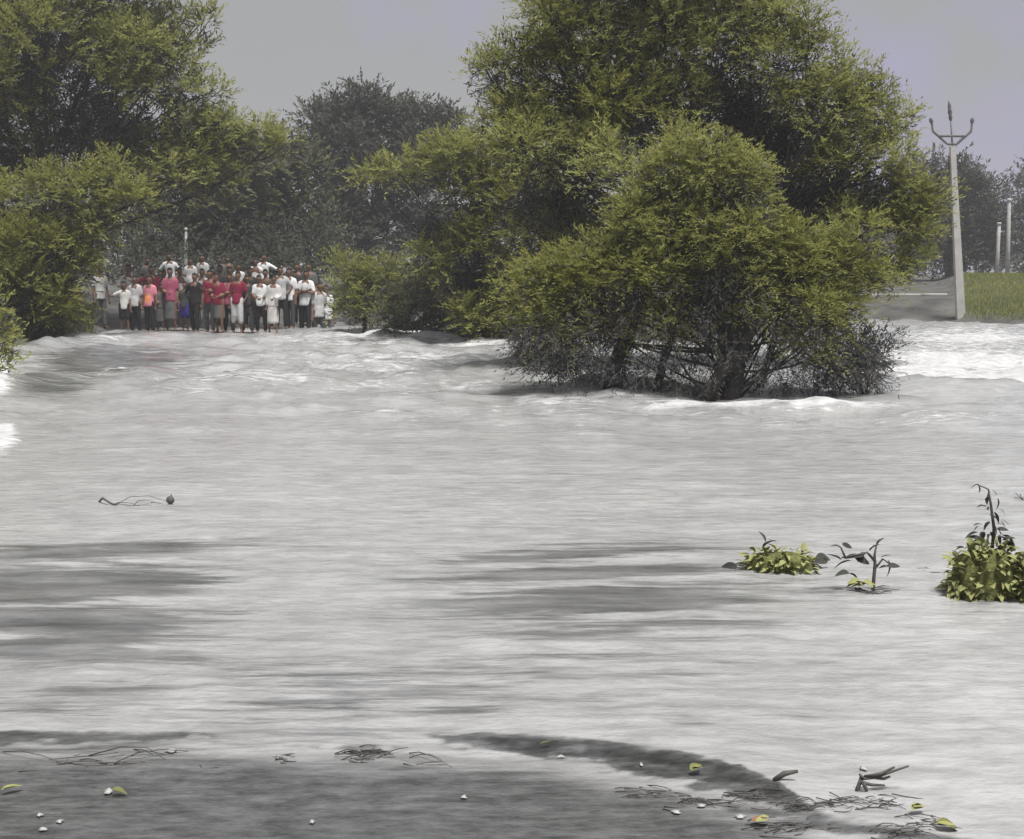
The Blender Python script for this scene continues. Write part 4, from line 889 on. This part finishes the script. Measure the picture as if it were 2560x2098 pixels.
def fallen(label, x, y, size, set_, n=1, tilt=.25):
    b = float_z(x, y, .006); root = empty('fallen_leaf', b); tag(root, label, 'leaf'); s_ = px2m(b[1])
    for k in range(n): size *= .8; put_leaf(root, set_ if k == 0 else LY, (RNG.normal(0, .006) * (k > 0) - size * s_ * .45, RNG.normal(0, .01) * (k > 0), .006 * k + .012), (1, RNG.normal(0, .5), tilt * RNG.uniform(.2, 1)), size * s_ * (1 if k == 0 else .8), RNG.normal(0, .3), 'blade')
fallen('yellow green leaf in dark shallows past the end of the twig rows', 28, 1990, 70, LY, 2)
fallen('olive leaf lying against a pale torn scrap', 296, 1992, 45, LO, 1)
fallen('olive leaf riding the start of the dark curling lip', 1364, 1874, 40, LO)
fallen('olive leaf standing up in the middle of the dark curling lip', 1745, 1942, 48, LO, 2, .9)
fallen('leaf cluster of red and yellow at the road edge', 1900, 2070, 58, LR, 3, .5)
fallen('bright yellow leaf among the twig litter', 2300, 2040, 62, LY, 3, .6)
fallen('long olive leaf below the bright yellow leaf', 2370, 2075, 80, LO, 2, .1)
def scrap(label, x, y, wpx_, hpx_, seed):
    b = float_z(x, y, .006); s_ = px2m(b[1]); r = np.random.default_rng(seed); w = wpx_ * s_ * .8; h = hpx_ * s_ * .6
    V = [(0, 0, h * .8)]; F = []; q = 11; rr_ = [r.uniform(.35, 1.0) for _ in range(q)]
    for ring, f_ in ((1, .55), (2, 1.0)):
        for k in range(q):
            a = 2 * math.pi * k / q; V.append((math.cos(a) * w * .5 * rr_[k] * f_ + r.normal(0, w * .04), math.sin(a) * max(h, .012) * rr_[k] * f_ * 1.6, h * r.uniform(.1, 1.0) * (1.2 - f_)))
    for k in range(q):
        F.append((0, 1 + k, 1 + (k + 1) % q)); F.append((1 + k, 1 + q + k, 1 + q + (k + 1) % q, 1 + (k + 1) % q))
    me = bpy.data.meshes.new('plastic_scrap'); me.from_pydata(V, [], F); me.polygons.foreach_set('use_smooth', np.ones(len(F), bool))
    o = link('plastic_scrap', me, M['plastic']); o.location = tuple(b); tag(o, label, 'litter'); md = o.modifiers.new('t', 'SOLIDIFY'); md.thickness = .001
for a in (('long white plastic strip lying on the thin twig line', 428, 1884, 54, 12), ('pale torn scrap beside the olive leaf in dark shallows', 272, 1986, 40, 22), ('white scrap above a pair of smaller white crumbs', 98, 2044, 34, 14),
          ('small white crumb beside the larger white scrap', 150, 2060, 26, 12), ('ragged white crumb below the larger white scrap', 106, 2080, 42, 16), ('lone white scrap on the bare dark shallows', 780, 2060, 30, 13),
          ('pale grey crumb in the shallows before the twig litter', 1160, 1998, 26, 10), ('white scrap on the upper part of the dark curling lip', 1402, 1894, 32, 12), ('small white crumb on the middle of the dark curling lip', 1603, 1917, 20, 11),
          ('flat white scrap beside the red and yellow leaf', 1850, 2046, 50, 12), ('white scrap floating beyond the dry forked branch', 2156, 1928, 36, 11), ('white scrap beneath the dark curling lip among twigs', 1755, 2022, 46, 12), ('flat pale scrap below the loose twigs', 1690, 2036, 40, 10)):
    scrap(*a, seed=int(a[1]))

# ------------------------------------------------------------------ the hazy air over the flood
bpy.context.view_layer.update()
zmax = max((o.matrix_world @ Vector(c)).z for o in C.objects if o.type == 'MESH' for c in o.bound_box) + 1.0
mb = MB(); mb.box((0, 177.5, (zmax - 1.7) / 2), (820, 505, zmax + 1.7)); hm_ = mb.mesh('haze', False)
m = bpy.data.materials.new('humid_haze'); m.use_nodes = True; nt = m.node_tree; nt.nodes.remove(nt.nodes['Principled BSDF'])
pv = nt.nodes.new('ShaderNodeVolumePrincipled'); pv.inputs['Density'].default_value = .0017; pv.inputs['Color'].default_value = (.9, .9, .92, 1); pv.inputs['Anisotropy'].default_value = .1
nt.links.new(pv.outputs[0], nt.nodes['Material Output'].inputs['Volume']); hm_.materials.append(m)
tag(link('haze', hm_), 'pale humid haze over the flood', 'haze', kind='stuff')
print('triangles about', TOTAL[0])
